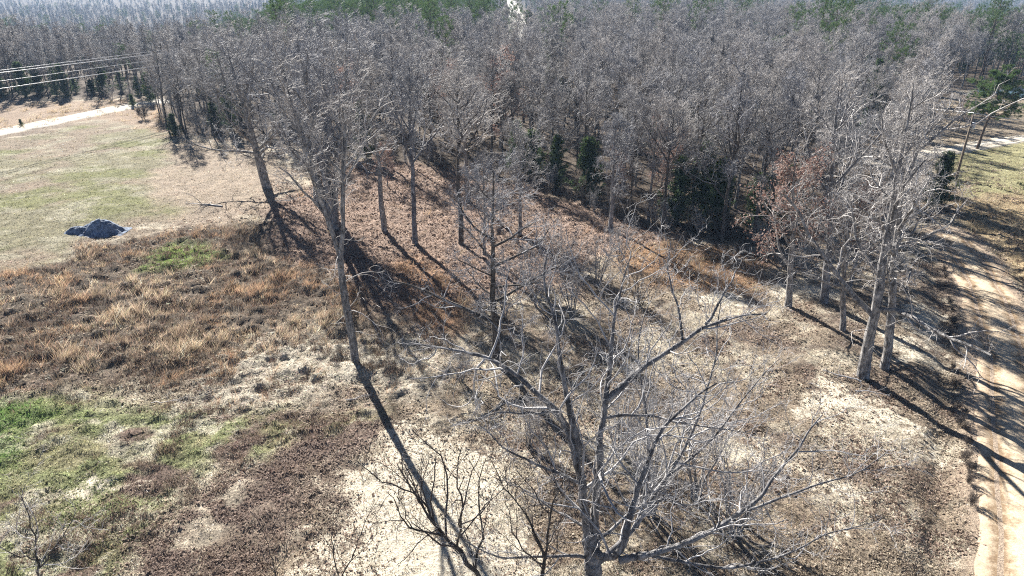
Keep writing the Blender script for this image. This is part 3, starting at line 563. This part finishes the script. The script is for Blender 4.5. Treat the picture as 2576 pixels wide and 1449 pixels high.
LM.append(limb([(1500, 1420, 12.8), (1600, 1330, 14.2), (1690, 1180, 15.0), (1760, 1060, 15.6), (1800, 900, 16.2), (1810, 760, 16.8)], .09, .012, 13))
LM.append(limb([(1690, 1190, 15.0), (1790, 1110, 15.4), (1900, 960, 16.0), (1960, 900, 16.3)], .05, .01, 9))
LM.append(limb([(1600, 1330, 14.2), (1640, 1150, 15.2), (1620, 1010, 16.0), (1600, 860, 16.8), (1640, 740, 17.3)], .07, .01, 11))
LM.append(limb([(1482, 1330, 12.9), (1400, 1290, 13.6), (1320, 1230, 14.2), (1250, 1200, 14.6)], .05, .008, 9))
TT, TC = Tubes(), Tubes(); tq = np.linspace(0, 13, 80); TT.add(np.stack([np.interp(tq, np.arange(14), trP[:, k]) for k in range(3)], 1)[None], np.interp(tq, np.arange(14), trR)[None], 16)
def fine(P, R, m=5):
    K = len(P); u = np.linspace(0, K-1, (K-1)*m+1); q = np.stack([np.interp(u, np.arange(K), P[:, k]) for k in range(3)], 1)
    for _ in range(3): q[1:-1] = q[1:-1]*.5+(q[:-2]+q[2:])*.25
    return q, np.interp(u, np.arange(K), R)*(1+.07*KN.standard_normal(len(u)))
for P, R in LM: P, R = fine(P, R); TT.add(P[None], R[None]*.86, 9)
gg = np.random.default_rng(77)
for P, R in LM:
    ln = np.linalg.norm(np.diff(P, axis=0), axis=1).sum(); n1 = max(5, int(ln*2.6))
    P2, R2 = grow(P[None], R[None]*.8, int(n1*1.3), .12, 1, (30, 72), .30 if ln > 3 else .45, 9, .26, .08, .0115, gg, shape=.3, lmin=.6, rmin=.008, taper=.3); TC.add(P2, R2, 5)
    P3, R3 = grow(P2, R2, 5, .15, 1, (28, 65), .46, 6, .28, .06, .010, gg, lmin=.35, rmin=.0055, taper=.4); TC.add(P3, R3, 4)
    P4, R4 = grow(P3, R3, 4, .2, 1, (22, 60), .45, 5, .28, .05, .009, gg, lmin=.2, rmin=.0042, taper=.5); TC.add(P4, R4, 3)
e = bpy.data.objects.new('bare_tree', None); COL.objects.link(e); e.location = (base[0], base[1], zb); tag(e, 'large spreading bare tree with pale forked limbs filling the bottom centre', 'tree')
for nm, t_, m_ in (('trunk', TT, M_TRUNK), ('crown', TC, M_TWIG)):
    me = mesh(nm, np.concatenate(t_.V)-np.array([base[0], base[1], zb]), quads=np.concatenate(t_.Q), mat=m_, smooth=True); obj(nm, me, e)
# dark crooked small trees along the bottom
def handtree(limbs, bx, by, name, label, mt, mc, n1=3, tw=.006):
    z0 = float(gh(bx, by)); TT, TC = Tubes(), Tubes(); first = True
    for pts, r0, r1 in limbs:
        P, R = limb(pts, r0, r1, 11)
        if first:
            t = np.linspace(0, 1, 6)[:-1, None]; P = np.concatenate([np.array([[bx, by, z0-.2]])*(1-t)+P[0]*t, P]); R = np.concatenate([np.linspace(r0*1.5, r0, 6)[:-1], R]); first = False
        TT.add(P[None], R[None], 7); ln = np.linalg.norm(np.diff(P[-11:], axis=0), axis=1).sum(); P = P[-11:]; R = R[-11:]
        P2, R2 = grow(P[None], R[None], max(4, int(ln*n1)), .1, 1, (25, 60), .42, 7, .2, .1, .016, gg, shape=.3, lmin=.4, rmin=.008); TC.add(P2, R2, 4)
        P3, R3 = grow(P2, R2, 5, .2, 1, (25, 60), .45, 5, .22, .08, .012, gg, lmin=.25, rmin=tw); TC.add(P3, R3, 3)
        P4, R4 = grow(P3, R3, 3, .2, 1, (25, 60), .45, 4, .22, .08, .012, gg, lmin=.15, rmin=tw*.8); TC.add(P4, R4, 3)
    e = bpy.data.objects.new(name, None); COL.objects.link(e); e.location = (bx, by, z0); tag(e, label, 'tree')
    for nm, t_, m_ in (('trunk', TT, mt), ('crown', TC, mc)): obj(nm, mesh(nm, np.concatenate(t_.V)-np.array([bx, by, z0]), quads=np.concatenate(t_.Q), mat=m_, smooth=True), e)
q = atY(1200, 1449, 12.0)
handtree([([(1215, 1470, 12.0), (1190, 1430, 12.0), (1140, 1370, 12.1), (1085, 1310, 12.2), (1060, 1270, 12.3), (1035, 1220, 12.4), (1000, 1175, 12.5)], .062, .012),
          ([(1100, 1325, 12.2), (1050, 1240, 12.6), (960, 1210, 12.7), (900, 1160, 12.8)], .03, .008),
          ([(1150, 1380, 12.1), (1165, 1290, 11.8), (1150, 1210, 11.8), (1155, 1130, 11.9)], .035, .008),
          ([(1195, 1435, 12.0), (1215, 1340, 12.2), (1200, 1250, 12.5), (1215, 1150, 12.6)], .035, .008),
          ([(1120, 1350, 12.1), (1030, 1330, 11.6), (975, 1240, 11.5)], .03, .008)], q[0]+.5, 11.8, 'bare_tree', 'small dark crooked bare tree rising against the white sand at the bottom', M_TRUNKD, M_TWIGD)
q = atY(1350, 1449, 12.2)
handtree([([(1360, 1480, 12.2), (1365, 1420, 12.2), (1378, 1350, 12.3), (1385, 1270, 12.4), (1420, 1200, 12.5)], .05, .01), ([(1368, 1400, 12.2), (1330, 1300, 12.6), (1270, 1230, 12.8), (1230, 1150, 13)], .03, .008), ([(1365, 1420, 12.2), (1300, 1370, 12.0), (1270, 1270, 12.0)], .025, .006)],
         q[0], 12.2, 'bare_tree', 'thin dark bare tree between the crooked small tree and the large spreading one', M_TRUNKD, M_TWIGD)
q = atY(95, 1449, 12.5)
handtree([([(105, 1480, 12.5), (95, 1420, 12.5), (85, 1340, 12.6), (55, 1250, 12.8)], .035, .007), ([(98, 1430, 12.5), (150, 1360, 12.6), (190, 1290, 12.8)], .025, .006), ([(95, 1410, 12.5), (20, 1390, 12.3), (-30, 1360, 12.2)], .02, .006)],
         q[0], 12.5, 'bare_tree', 'slim bare sapling in the bottom left corner over green grass', M_TRUNKD, M_TWIG, n1=4, tw=.0045)
q = atY(850, 1449, 11.5)
handtree([([(860, 1500, 11.5), (850, 1440, 11.5), (835, 1370, 11.6), (840, 1290, 11.7)], .02, .006), ([(855, 1460, 11.5), (900, 1370, 11.6), (930, 1280, 11.7)], .018, .006)],
         q[0], 11.5, 'bare_tree', 'wispy bare sapling left of the small dark crooked tree at the bottom edge', M_TRUNKD, M_TWIGD, n1=3, tw=.004)
q = atY(690, 1449, 11.5)
handtree([([(695, 1500, 11.5), (690, 1440, 11.5), (680, 1370, 11.6), (650, 1310, 11.7)], .016, .004), ([(692, 1450, 11.5), (720, 1390, 11.6), (715, 1290, 11.7)], .012, .004)],
         q[0], 11.5, 'bare_tree', 'very thin bare shoots at the bottom edge over brown leaves', M_TRUNKD, M_TWIGD, n1=2, tw=.003)

# thickets and shrubs: three kinds, copied
def build_shrub(seed, H, ns=7, mc=None, tw=.008):
    g = np.random.default_rng(seed); TT, TC = Tubes(), Tubes(); P0 = []; R0 = []
    for i in range(ns):
        a = g.random()*6.28; t = np.linspace(0, 1, 7); o = g.uniform(.12, .38)*H*t**1.1
        P0.append(np.stack([np.cos(a)*(.1+o)+np.cumsum(g.normal(0, .05, 7)), np.sin(a)*(.1+o)+np.cumsum(g.normal(0, .05, 7)), -.1+H*g.uniform(.7, 1)*t], 1)); R0.append(np.linspace(.035, .008, 7)*H/4)
    P0, R0 = np.array(P0), np.array(R0); TT.add(P0, R0, 5)
    P1, R1 = grow(P0, R0, 9, .15, 1, (20, 55), .34, 6, .2, .1, .014, g, lmin=.3, rmin=tw*1.3); TC.add(P1, R1, 4)
    P2, R2 = grow(P1, R1, 6, .2, 1, (25, 55), .45, 5, .25, .08, .012, g, lmin=.2, rmin=tw); TC.add(P2, R2, 3)
    P3, R3 = grow(P2, R2, 4, .2, 1, (25, 55), .45, 4, .25, .08, .012, g, lmin=.15, rmin=tw*.8); TC.add(P3, R3, 3)
    return [TT.mesh('stems', M_TRUNK if mc is M_TWIG else M_TRUNKD), TC.mesh('twigs', mc)]
SHR = [build_shrub(201, 5.5, 6, M_TWIG), build_shrub(202, 4.2, 8, M_TWIG), build_shrub(203, 2.0, 12, M_TWIGD, .009), build_shrub(204, 5, 7, M_TWIGD)]
def shrub(px, py, k, sc, label, group=None):
    x, y = at(px, py); e = bpy.data.objects.new('shrub', None); COL.objects.link(e); e.location = (x, y, float(gh(x, y))); e.scale = (sc,)*3; e.rotation_euler = (0, 0, random.random()*6)
    tag(e, label, 'shrub', group); obj('stems', SHR[k][0], e); obj('twigs', SHR[k][1], e)
for px, py, k, sc, lab in [(1640, 1300, 1, 1.4, 'leafless pale thicket directly behind the large spreading tree'), (1755, 1250, 0, 1.3, 'pale leafless shrub behind the right limbs of the large spreading tree'), (1850, 1340, 1, 1.3, 'leafless shrub under the lowest right limb of the large spreading tree'), (1560, 1150, 1, 1.1, 'pale leafless shrub between the two upper forks of the large spreading tree'),
    (1350, 770, 1, 1.2, 'pale tangled shrub right of the twin-stemmed tree'), (1440, 800, 0, 1.0, 'pale shrub halfway between the twin-stemmed tree and the road-side oaks'), (1500, 720, 1, 1.1, 'grey shrub below the leafy slope'), (1610, 770, 3, .8, 'brown shrub in the rust coloured grass below the forest edge'),
    (1410, 690, 0, .9, 'grey shrub at the foot of the small crooked tree'), (1270, 800, 1, .9, 'pale shrub close behind the twin-stemmed tree'), (1160, 960, 1, .6, 'low pale shrub left of the twin-stemmed tree base'), (1560, 660, 1, .9, 'grey shrub in front of the pale straight trunk'), (1700, 680, 3, .7, 'brown shrub before the dark cedars'),
    (1330, 1120, 1, .8, 'thin pale shrub on the upper right rim of the white sand'), (2020, 700, 1, .8, 'pale shrub beside the brown-leaved oak'), (280, 255, 1, .9, 'pale shrub under the power lines'), (330, 252, 0, .8, 'tall pale shrub under the power lines near the woods'), (360, 300, 2, 1.3, 'small dark shrub at the corner of the mown field')]:
    shrub(px, py, k, sc, lab)
for i in range(18):
    shrub(420+random.uniform(0, 250), 292+random.uniform(0, 48), random.choice([1, 3, 0]), random.uniform(.6, 1.0), 'leafless brush filling the corner where the woods meet the mown field', 'brush at the field corner')
for i in range(22):
    t = i/21; px = 2385+60*t+random.uniform(-14, 10); py = 690+560*t+random.uniform(-20, 20)
    shrub(px, py, 2, random.uniform(.15, .35), 'low dark brown brush along the left verge of the dirt road', 'brush along the road verge')
for i in range(30):
    px = 1000+33*i+random.uniform(-20, 20); py = np.interp(px, [900, 1180, 1400, 1560, 1700, 1900, 2040], [405, 435, 495, 552, 582, 612, 600])+random.uniform(-14, 8)
    shrub(px, py, random.choice([1, 3, 3, 2]), random.uniform(.5, .9), 'leafless brush crowding the dark forest edge above the leafy slope', 'brush at the forest edge')

# evergreens that stand out
def ever(kind, px, py, topy, label, idx, sxy=1.0, name=None):
    x, y = at(px, py); z = float(gh(x, y)); d = ray(px, topy); H = CAM_H+d[2]*(y/d[1])-z
    parts, h0 = ((PINES[idx], (16, 13)[idx]) if kind == 'pine' else (CEDARS[idx], (7.5, 5.5)[idx]))
    return place_tree(name or kind+'_tree', parts, x, y, rz=random.random()*6, sc=H/h0, label=label, z=z, sxy=sxy)
pm = build_pine(10.6, .17, np.random.default_rng(170), .38, .25, 1300, 34, .30, .034, 44)
x, y = at(2457, 375); place_tree('pine_tree', pm, x, y, sxy=1.25, label='dark green pine with rounded crown standing by the pale driveway', z=float(gh(x, y)))
for px, py, ty, lab in [(2520, 215, 82, 'tall pine leftmost of the grove behind the rounded pine'), (2545, 212, 86, 'tall pine in the grove at the right edge behind the rounded pine'), (2500, 214, 95, 'slimmer pine at the left side of the grove behind the rounded pine'), (2590, 215, 78, 'pine cut by the right edge of the picture beside the grove')]:
    ever('pine', px, py, ty, lab, 0, 1.15)
for px, py, ty, ix, sx, lab in [(2177, 330, 150, 0, .75, 'slim bright green cedar rising among the bare trees left of the driveway'), (2350, 520, 385, 1, 1.2, 'rounded green cedar hidden behind the oaks at the road bend'), (2215, 300, 210, 1, .9, 'small cedar just right of the slim bright green cedar'),
                                (1800, 575, 400, 0, 1.2, 'broad dark cedar at the forest edge behind the forked bare tree'), (1760, 560, 360, 0, 1.1, 'cedar left of the broad dark cedar at the forest edge'), (1480, 500, 350, 1, 1.2, 'cedar in the dark edge behind the pale straight trunk'), 
                                (1700, 560, 400, 1, 1.2, 'dense low cedar beneath the red-leaved oak'), (1900, 580, 440, 1, 1.2, 'cedar rightmost in the dark edge row'), (1400, 470, 340, 0, 1.0, 'cedar at the head of the leafy slope'), (1340, 450, 330, 1, 1.2, 'low cedar at the top of the leafy slope'),
                                (920, 400, 255, 0, 1.0, 'green cedar behind the many-stemmed oak'), (380, 258, 185, 1, 1.0, 'cedar beside the gravel road where it enters the woods'), (335, 268, 238, 1, 1.2, 'small round cedar at the roadside near the field corner'), (55, 318, 300, 1, 1.4, 'tiny cedar bush at the verge of the gravel road'),
                                (2590, 490, 400, 1, 1.1, 'green cedar cut by the right edge below the driveway')]:
    ever('cedar', px, py, ty, lab, ix, sx)
for i, px in enumerate([20, 60, 105, 150, 190, 225, 262, 300, 345]):
    ever('cedar', px+random.uniform(-14, 14), 244-i*.8+random.uniform(-10, 2), 168+random.randint(-30, 38), None, random.choice([0, 1, 1]), random.uniform(1, 1.7))['label'] = 'dark cedar in the row under the power lines across the gravel road'
    COL.objects[-1]
for o in list(COL.objects):
    if o.get('label', '').startswith('dark cedar in the row'): o['group'] = 'cedars under the power lines'
for px, py, ty, sc_, lab in [(1545, 520, 390, 1, 'small oak with dark red leaves at the forest edge behind the pale straight trunk'), (1665, 545, 330, 1, 'oak with rusty red leaves left of the green cedars'), (975, 470, 365, 1, 'small red-leaved oak behind the leftmost straight trunk'), (2410, 330, 250, 1, 'brown-leaved oak at the left side of the glade')]:
    x, y = at(px, py); d = ray(px, ty); H = CAM_H+d[2]*(y/d[1]); place_tree('oak_tree', OAKF, x, y, random.random()*6, H/11, lab)

# the forest: trees one can tell apart, then the wooded mass beyond
fp = REG['floor']; shed = at(1322, 160)
def forest_ok(x, y):
    m = (sdist(x, y, fp) > -1) | (y > 205)
    m &= pdist(x, y, GRAVEL_L) > 5; m &= pdist(x, y, GRAVEL_R) > 6; m &= pdist(x, y, far_track) > 11
    m &= sdist(x, y, REG['rightglade']) < -1; m &= np.hypot((x-px_)/20, (y-py_)/12) > 1
    m &= ~((np.hypot(x-shed[0], y-shed[1]) < 8) | ((np.abs(x-shed[0]*(y/shed[1])) < 4.6) & (y > shed[1]-40) & (y < shed[1])))
    return m
def jgrid(y0, y1, st):
    ys = np.arange(y0, y1, st); P = []
    for yy in ys:
        xs = np.arange(-(yy*.85+10), yy*.85+10, st); P.append(np.stack([xs+rng.uniform(-.42, .42, len(xs))*st, yy+rng.uniform(-.42, .42, len(xs))*st], 1))
    P = np.concatenate(P); return P[forest_ok(P[:, 0], P[:, 1])]
near = jgrid(60, 205, 4.8); near = near[np.argsort(np.hypot(near[:, 0], near[:, 1]))]
IND = 245
for i, (x, y) in enumerate(near[:IND]):
    u = rng.random(); g5 = fbm(np.array([x]), np.array([y]), 40, 2, 91)[0]
    if u < .045 and y < 110: parts, nm, h0, lab, grp = OAKF, 'oak_tree', rng.uniform(.7, 1.1), 'oak with rusty leaves among the grey bare trees of the near forest', 'rusty oaks in the near forest'
    elif u < .13: k = rng.integers(0, 2); parts, nm, h0, lab, grp = CEDARS[k], 'cedar_tree', rng.uniform(.6, 1.1), 'dark green cedar under the bare trees of the near forest', 'cedars in the near forest'
    else: parts, nm, h0, lab, grp = FOREST[rng.integers(0, 6)], 'bare_tree', rng.uniform(.62, 1.1), 'grey bare tree among many like it in the near forest', 'bare trees of the near forest'
    place_tree(nm, parts, x, y, rng.random()*6.28, h0*(.82 if x < -45 else 1), lab, group=grp, sxy=rng.uniform(.9, 1.2))
# sources for the mass: the meshes of trees already standing
far_pts = np.concatenate([near[IND:], jgrid(205, 330, 5.4), jgrid(330, 620, 8), jgrid(620, 1100, 13), jgrid(1100, 2600, 24)])
ff = fbm(far_pts[:, 0], far_pts[:, 1], 70, 3, 92); uu = rng.random(len(far_pts))
# pines gather towards the upper left of centre and sparsely at the right
rr_ = far_pts[:, 0]/far_pts[:, 1]; pinew = 1.1*np.exp(-((rr_+.20)/.15)**2)*ss(180, 225, far_pts[:, 1])*(1-ss(420, 600, far_pts[:, 1]))+.12*ss(.3, .5, rr_)+.05
idx = rng.integers(0, 6, len(far_pts)); pn = uu < pinew*(.5+ff); idx[pn] = 6+rng.integers(0, 2, pn.sum()); cd = (~pn) & (uu > .93); idx[cd] = 8
sc_ = rng.uniform(.65, 1.1, len(far_pts)); sc_[idx == 8] *= 1.2; sc_[(idx == 6) | (idx == 7)] *= 1.12; sc_ *= 1+.5*ss(1100, 1600, far_pts[:, 1]); sc_ *= 1-.18*(rr_ < -.33)
src = []
for o in COL.objects:
    pass
def find_src(parts):
    for o in COL.objects:
        if o.data is parts[0]: return [o]+[c for c in o.parent.children if c.data is parts[1]]
FS = [find_src(p) or find_src(q) for p, q in zip(FOREST+PINES+[CEDARS[0]], [FOREST[0]]*6+[PINES[0]]*2+[CEDARS[1]])]
for k, s_ in enumerate(FS):
    if s_ is None: print('missing source', k)
me = mesh('far_forest', np.stack([far_pts[:, 0], far_pts[:, 1], zt(far_pts[:, 0], far_pts[:, 1])-.1], 1))
for nm_, dt, v in (('kind_index', 'INT', idx.astype(np.int32)), ('tree_scale', 'FLOAT', sc_.astype(np.float32)), ('turn', 'FLOAT', (rng.random(len(far_pts))*6.28).astype(np.float32))):
    a = me.attributes.new(nm_, dt, 'POINT'); a.data.foreach_set('value', v)
fo = tag(obj('far_forest', me), 'grey leafless forest with scattered pines stretching to the horizon', 'forest', kind='stuff')
ng = bpy.data.node_groups.new('far_forest', 'GeometryNodeTree'); ng.interface.new_socket('Geometry', in_out='INPUT', socket_type='NodeSocketGeometry'); ng.interface.new_socket('Geometry', in_out='OUTPUT', socket_type='NodeSocketGeometry')
gi_ = ng.nodes.new('NodeGroupInput'); go = ng.nodes.new('NodeGroupOutput'); iop = ng.nodes.new('GeometryNodeInstanceOnPoints'); jn = ng.nodes.new('GeometryNodeJoinGeometry')
L = ng.links
for s_ in reversed(FS):
    j = ng.nodes.new('GeometryNodeJoinGeometry')
    for o in s_:
        oi = ng.nodes.new('GeometryNodeObjectInfo'); oi.transform_space = 'ORIGINAL'; oi.inputs['Object'].default_value = o; oi.inputs['As Instance'].default_value = True; L.new(oi.outputs['Geometry'], j.inputs[0])
    g2 = ng.nodes.new('GeometryNodeGeometryToInstance'); L.new(j.outputs[0], g2.inputs[0]); L.new(g2.outputs[0], jn.inputs[0])
def na(nm_, ty):
    a = ng.nodes.new('GeometryNodeInputNamedAttribute'); a.data_type = ty; a.inputs[0].default_value = nm_; return a
L.new(gi_.outputs[0], iop.inputs['Points']); L.new(jn.outputs[0], iop.inputs['Instance']); iop.inputs['Pick Instance'].default_value = True
L.new(na('kind_index', 'INT').outputs[0], iop.inputs['Instance Index']); L.new(na('tree_scale', 'FLOAT').outputs[0], iop.inputs['Scale'])
cx = ng.nodes.new('ShaderNodeCombineXYZ'); L.new(na('turn', 'FLOAT').outputs[0], cx.inputs[2]); L.new(cx.outputs[0], iop.inputs['Rotation'])
L.new(iop.outputs[0], go.inputs[0]); md = fo.modifiers.new('trees', 'NODES'); md.node_group = ng

# ------------------------------------------------------------------ small things
def box(V, F, c, s, rz=0):
    o = len(V); ca, sa = math.cos(rz), math.sin(rz)
    for dz in (-1, 1):
        for dx, dy in ((-1, -1), (1, -1), (1, 1), (-1, 1)):
            x, y = dx*s[0]/2, dy*s[1]/2; V.append((c[0]+x*ca-y*sa, c[1]+x*sa+y*ca, c[2]+dz*s[2]/2))
    F += [(o, o+3, o+2, o+1), (o+4, o+5, o+6, o+7)]+[(o+i, o+(i+1) % 4, o+4+(i+1) % 4, o+4+i) for i in range(4)]
# gravel pile
x0, y0 = at(250, 583); gr = np.random.default_rng(9); n1 = 64
ax, ay = np.meshgrid(np.linspace(-3.6, 2.6, n1), np.linspace(-1.9, 1.9, n1)); hp = 1.15*np.exp(-(np.abs((ax-.65)/1.25)**2.6)-(ay/.8)**2)+.5*np.exp(-((ax+1.1)/1.1)**2-((ay+.1)/.75)**2)+.3*np.exp(-((ax+2.2)/.8)**2-((ay+.3)/.5)**2)+.14*np.exp(-((ax+.4)/2.6)**4-(ay/1.5)**4)
hp = np.maximum(hp-.06, -.1)+(fbm(ax.ravel()+50, ay.ravel()+50, .45, 4, 95).reshape(n1, n1)-.5)*.5*np.clip(hp*4, 0, 1)
Vp = np.stack([ax.ravel(), ay.ravel(), hp.ravel()], 1); k_ = np.arange(n1*n1).reshape(n1, n1); qp = np.stack([k_[:-1, :-1], k_[:-1, 1:], k_[1:, 1:], k_[1:, :-1]], -1).reshape(-1, 4)
mp_ = bark('crushed_stone', (.10, .14, .22), (.34, .40, .50), 9, 1.0, vary=False, stretch=1)  # stone colour with the blue shade of the unlit side painted in
o = obj('gravel_pile', mesh('gravel_pile', Vp, quads=qp, mat=mp_), loc=(x0, y0, float(gh(x0, y0))-.02)); tag(o, 'blue-grey pile of crushed stone in the mown field at left', 'gravel pile')
# utility pole with transformer and wires at the right
m_wood, n, b = mat_new('weathered_pole', .9, .2); b.inputs['Base Color'].default_value = (.20, .16, .12, 1)
m_wire, n, b = mat_new('wire_metal', .35, .6); b.inputs['Base Color'].default_value = (.85, .85, .85, 1)  # near-white base colour paints in the backlit glint along the wires
m_tx, n, b = mat_new('transformer_grey', .4, .5); b.inputs['Base Color'].default_value = (.55, .58, .62, 1)
def pole(x, y, H, label, tx=True):
    z = float(gh(x, y)); e = bpy.data.objects.new('utility_pole', None); COL.objects.link(e); e.location = (x, y, z); tag(e, label, 'utility pole')
    t = Tubes(); t.add(np.array([[[0, 0, -.3], [0, 0, H*.5], [0, 0, H], [0, 0, H+.01]]]), np.array([[.15, .13, .10, .01]]), 10); obj('shaft', t.mesh('shaft', m_wood), e)
    t = Tubes()
    for dx in (0,): t.add(np.array([[[dx, 0, H], [dx, 0, H+.22], [dx, 0, H+.25]]]), np.array([[.05, .07, .02]]), 8)
    obj('insulator', t.mesh('insulator', m_tx), e)
    if tx:
        t = Tubes(); t.add(np.array([[[.32, 0, H-1.75], [.32, 0, H-1.7], [.32, 0, H-.95], [.32, 0, H-.9]]]), np.array([[.02, .23, .23, .05]]), 14); obj('transformer', t.mesh('transformer', m_tx), e)
    return z+H+.2
def wire(a, b_, label, sag=.6, r=.022, mat=None, group=None):
    t = np.linspace(0, 1, 40)[:, None]; a = np.array(a, float); b_ = np.array(b_, float); P = a*(1-t)+b_*t; P[:, 2] -= sag*4*(t*(1-t))[:, 0]
    T = Tubes(); T.add((P-a)[None], np.full((1, 40), r), 5); o = obj('power_line', T.mesh('power_line', mat or m_wire), loc=a); return tag(o, label, 'power line', group)
x, y = at(2405, 450); zt_ = pole(x, y, 7.7, 'wooden utility pole with grey transformer in the right field')
xb, yb = at(2700, 470); hb = pole(xb, yb, 7.5, 'wooden utility pole past the right edge of the picture', False)
wire((x, y, zt_), (xb, yb, hb), 'thin wire from the transformer pole out to the right edge', .5)
q = atY(2144, 240, 110); wire((q[0], q[1], q[2]), (x, y, zt_), 'thin wire running from the woods to the transformer pole', .3, .03)
# four bright lines at upper left between two poles
pr_x, pr_y = at(420, 262); plx, ply = at(-700, 460)
H1 = 12.5; pole(pr_x, pr_y+2, 11.3, 'utility pole hidden in the woods at the end of the bright power lines', False); pole(-96, 84, 11.5, 'utility pole off the left edge carrying the bright power lines', False)
def wz(px, py, z):                                                # where the sight line through the pixel crosses height z
    d = ray(px, py); t = (z-CAM_H)/d[2]; return d*t+np.array([0, 0, CAM_H])
for (l, r_, z, rad, lab) in [((0, 177), (372, 131), 10.9, .034, 'uppermost of the four power lines at upper left'), ((0, 183), (380, 137), 10.3, .05, 'bright second power line from the top at upper left'), ((0, 204), (375, 153), 9.3, .034, 'third power line from the top at upper left'), ((0, 223), (385, 167), 8.4, .05, 'lowest and brightest of the four power lines at upper left')]:
    a = wz(*l, z); b_ = wz(*r_, z); d = b_-a; wire(a-d*.55, b_+d*.25, lab, .0, rad)
# shed with pale metal roof glimpsed in the forest
e = bpy.data.objects.new('shed', None); COL.objects.link(e); zs = float(zt(*shed)); e.location = (shed[0], shed[1], zs); e.rotation_euler = (0, 0, .25); tag(e, 'low shed with white metal roof glimpsed through the bare forest', 'shed')
V, F = [], []; box(V, F, (0, 0, 1.2), (6.4, 4, 2.6)); m_sd, n, b = mat_new('shed_wall', .8, .2); b.inputs['Base Color'].default_value = (.35, .34, .32, 1)
me = bpy.data.meshes.new('wall'); me.from_pydata(V, [], F); me.materials.append(m_sd); obj('wall', me, e)
V = [(-3.6, -2.4, 2.55), (3.6, -2.4, 2.55), (3.6, 0, 3.6), (-3.6, 0, 3.6), (3.6, 2.4, 2.55), (-3.6, 2.4, 2.55)]; V2 = [(a, b_, c+.08) for a, b_, c in V]
F = [(0, 1, 2, 3), (3, 2, 4, 5), (6, 9, 8, 7), (9, 11, 10, 8), (0, 6, 7, 1), (1, 7, 8, 2), (2, 8, 10, 4), (4, 10, 11, 5), (5, 11, 9, 3), (3, 9, 6, 0)]
m_rf, n, b = mat_new('white_metal_roof', .4, .5); b.inputs['Base Color'].default_value = (.75, .8, .78, 1); me = bpy.data.meshes.new('roof'); me.from_pydata(V+V2, [], F); me.materials.append(m_rf); obj('roof', me, e)
# fallen branches
def stick(px, py, ln, rz, label, seed, r=.06):
    g = np.random.default_rng(seed); x, y = at(px, py); T = Tubes(); K = 9; t = np.linspace(0, 1, K); P = np.stack([t*ln, np.cumsum(g.normal(0, .06, K)), .06+np.abs(np.cumsum(g.normal(0, .03, K)))], 1)[None]; R = (r*(1-.7*t))[None]
    T.add(P, R, 6); P2, R2 = grow(P, R, 6, .3, 1, (30, 60), .4, 5, .2, .03, .02, g, lmin=.3, rmin=.012); P2[..., 2] = np.maximum(P2[..., 2], .03); T.add(P2, R2, 4)
    P3, R3 = grow(P2, R2, 3, .3, 1, (30, 60), .5, 4, .2, .03, .02, g, lmin=.2, rmin=.008); P3[..., 2] = np.maximum(P3[..., 2], .02); T.add(P3, R3, 3)
    o = obj('fallen_branch', T.mesh('fallen_branch', M_TWIG), loc=(x, y, float(gh(x, y)))); o.rotation_euler = (0, 0, rz); tag(o, label, 'branch')
stick(690, 507, 1.6, .1, 'short dark fallen stick in the corner of the mown field', 1, .07)
stick(560, 520, 4.5, 2.9, 'long forked fallen branch lying dark across the field edge', 2, .09)
stick(2165, 965, 2.2, 2.6, 'bundle of pale fallen branches at the foot of the big pale trunk', 3, .05)
stick(2150, 985, 1.8, -.3, 'pale fallen branch below the bundle near the big pale trunk', 4, .04)
stick(870, 1010, 1.6, .5, 'small fallen stick on the edge of the flattened straw', 5, .04)
stick(380, 1018, 2.0, .2, 'dry fallen twig cluster on the moss at left', 6, .03)

# ------------------------------------------------------------------ air
hz = bpy.data.meshes.new('haze'); V, F = [], []; box(V, F, (0, 2000, 40), (9000, 4600, 140)); hz.from_pydata(V, [], F)
mh = bpy.data.materials.new('haze'); mh.use_nodes = True; n = mh.node_tree; n.nodes.remove(n.nodes['Principled BSDF']); pv = n.nodes.new('ShaderNodeVolumePrincipled')
pv.inputs['Color'].default_value = (.45, .68, 1, 1); pv.inputs['Density'].default_value = .00024; pv.inputs['Anisotropy'].default_value = 0
n.links.new(pv.outputs[0], n.nodes['Material Output'].inputs['Volume']); hz.materials.append(mh); tag(obj('haze', hz), 'thin blue air over the far forest', 'haze', kind='stuff')
print('trees individually', IND, 'far', len(far_pts), 'total tris', sum(len(m.polygons) for m in bpy.data.meshes))
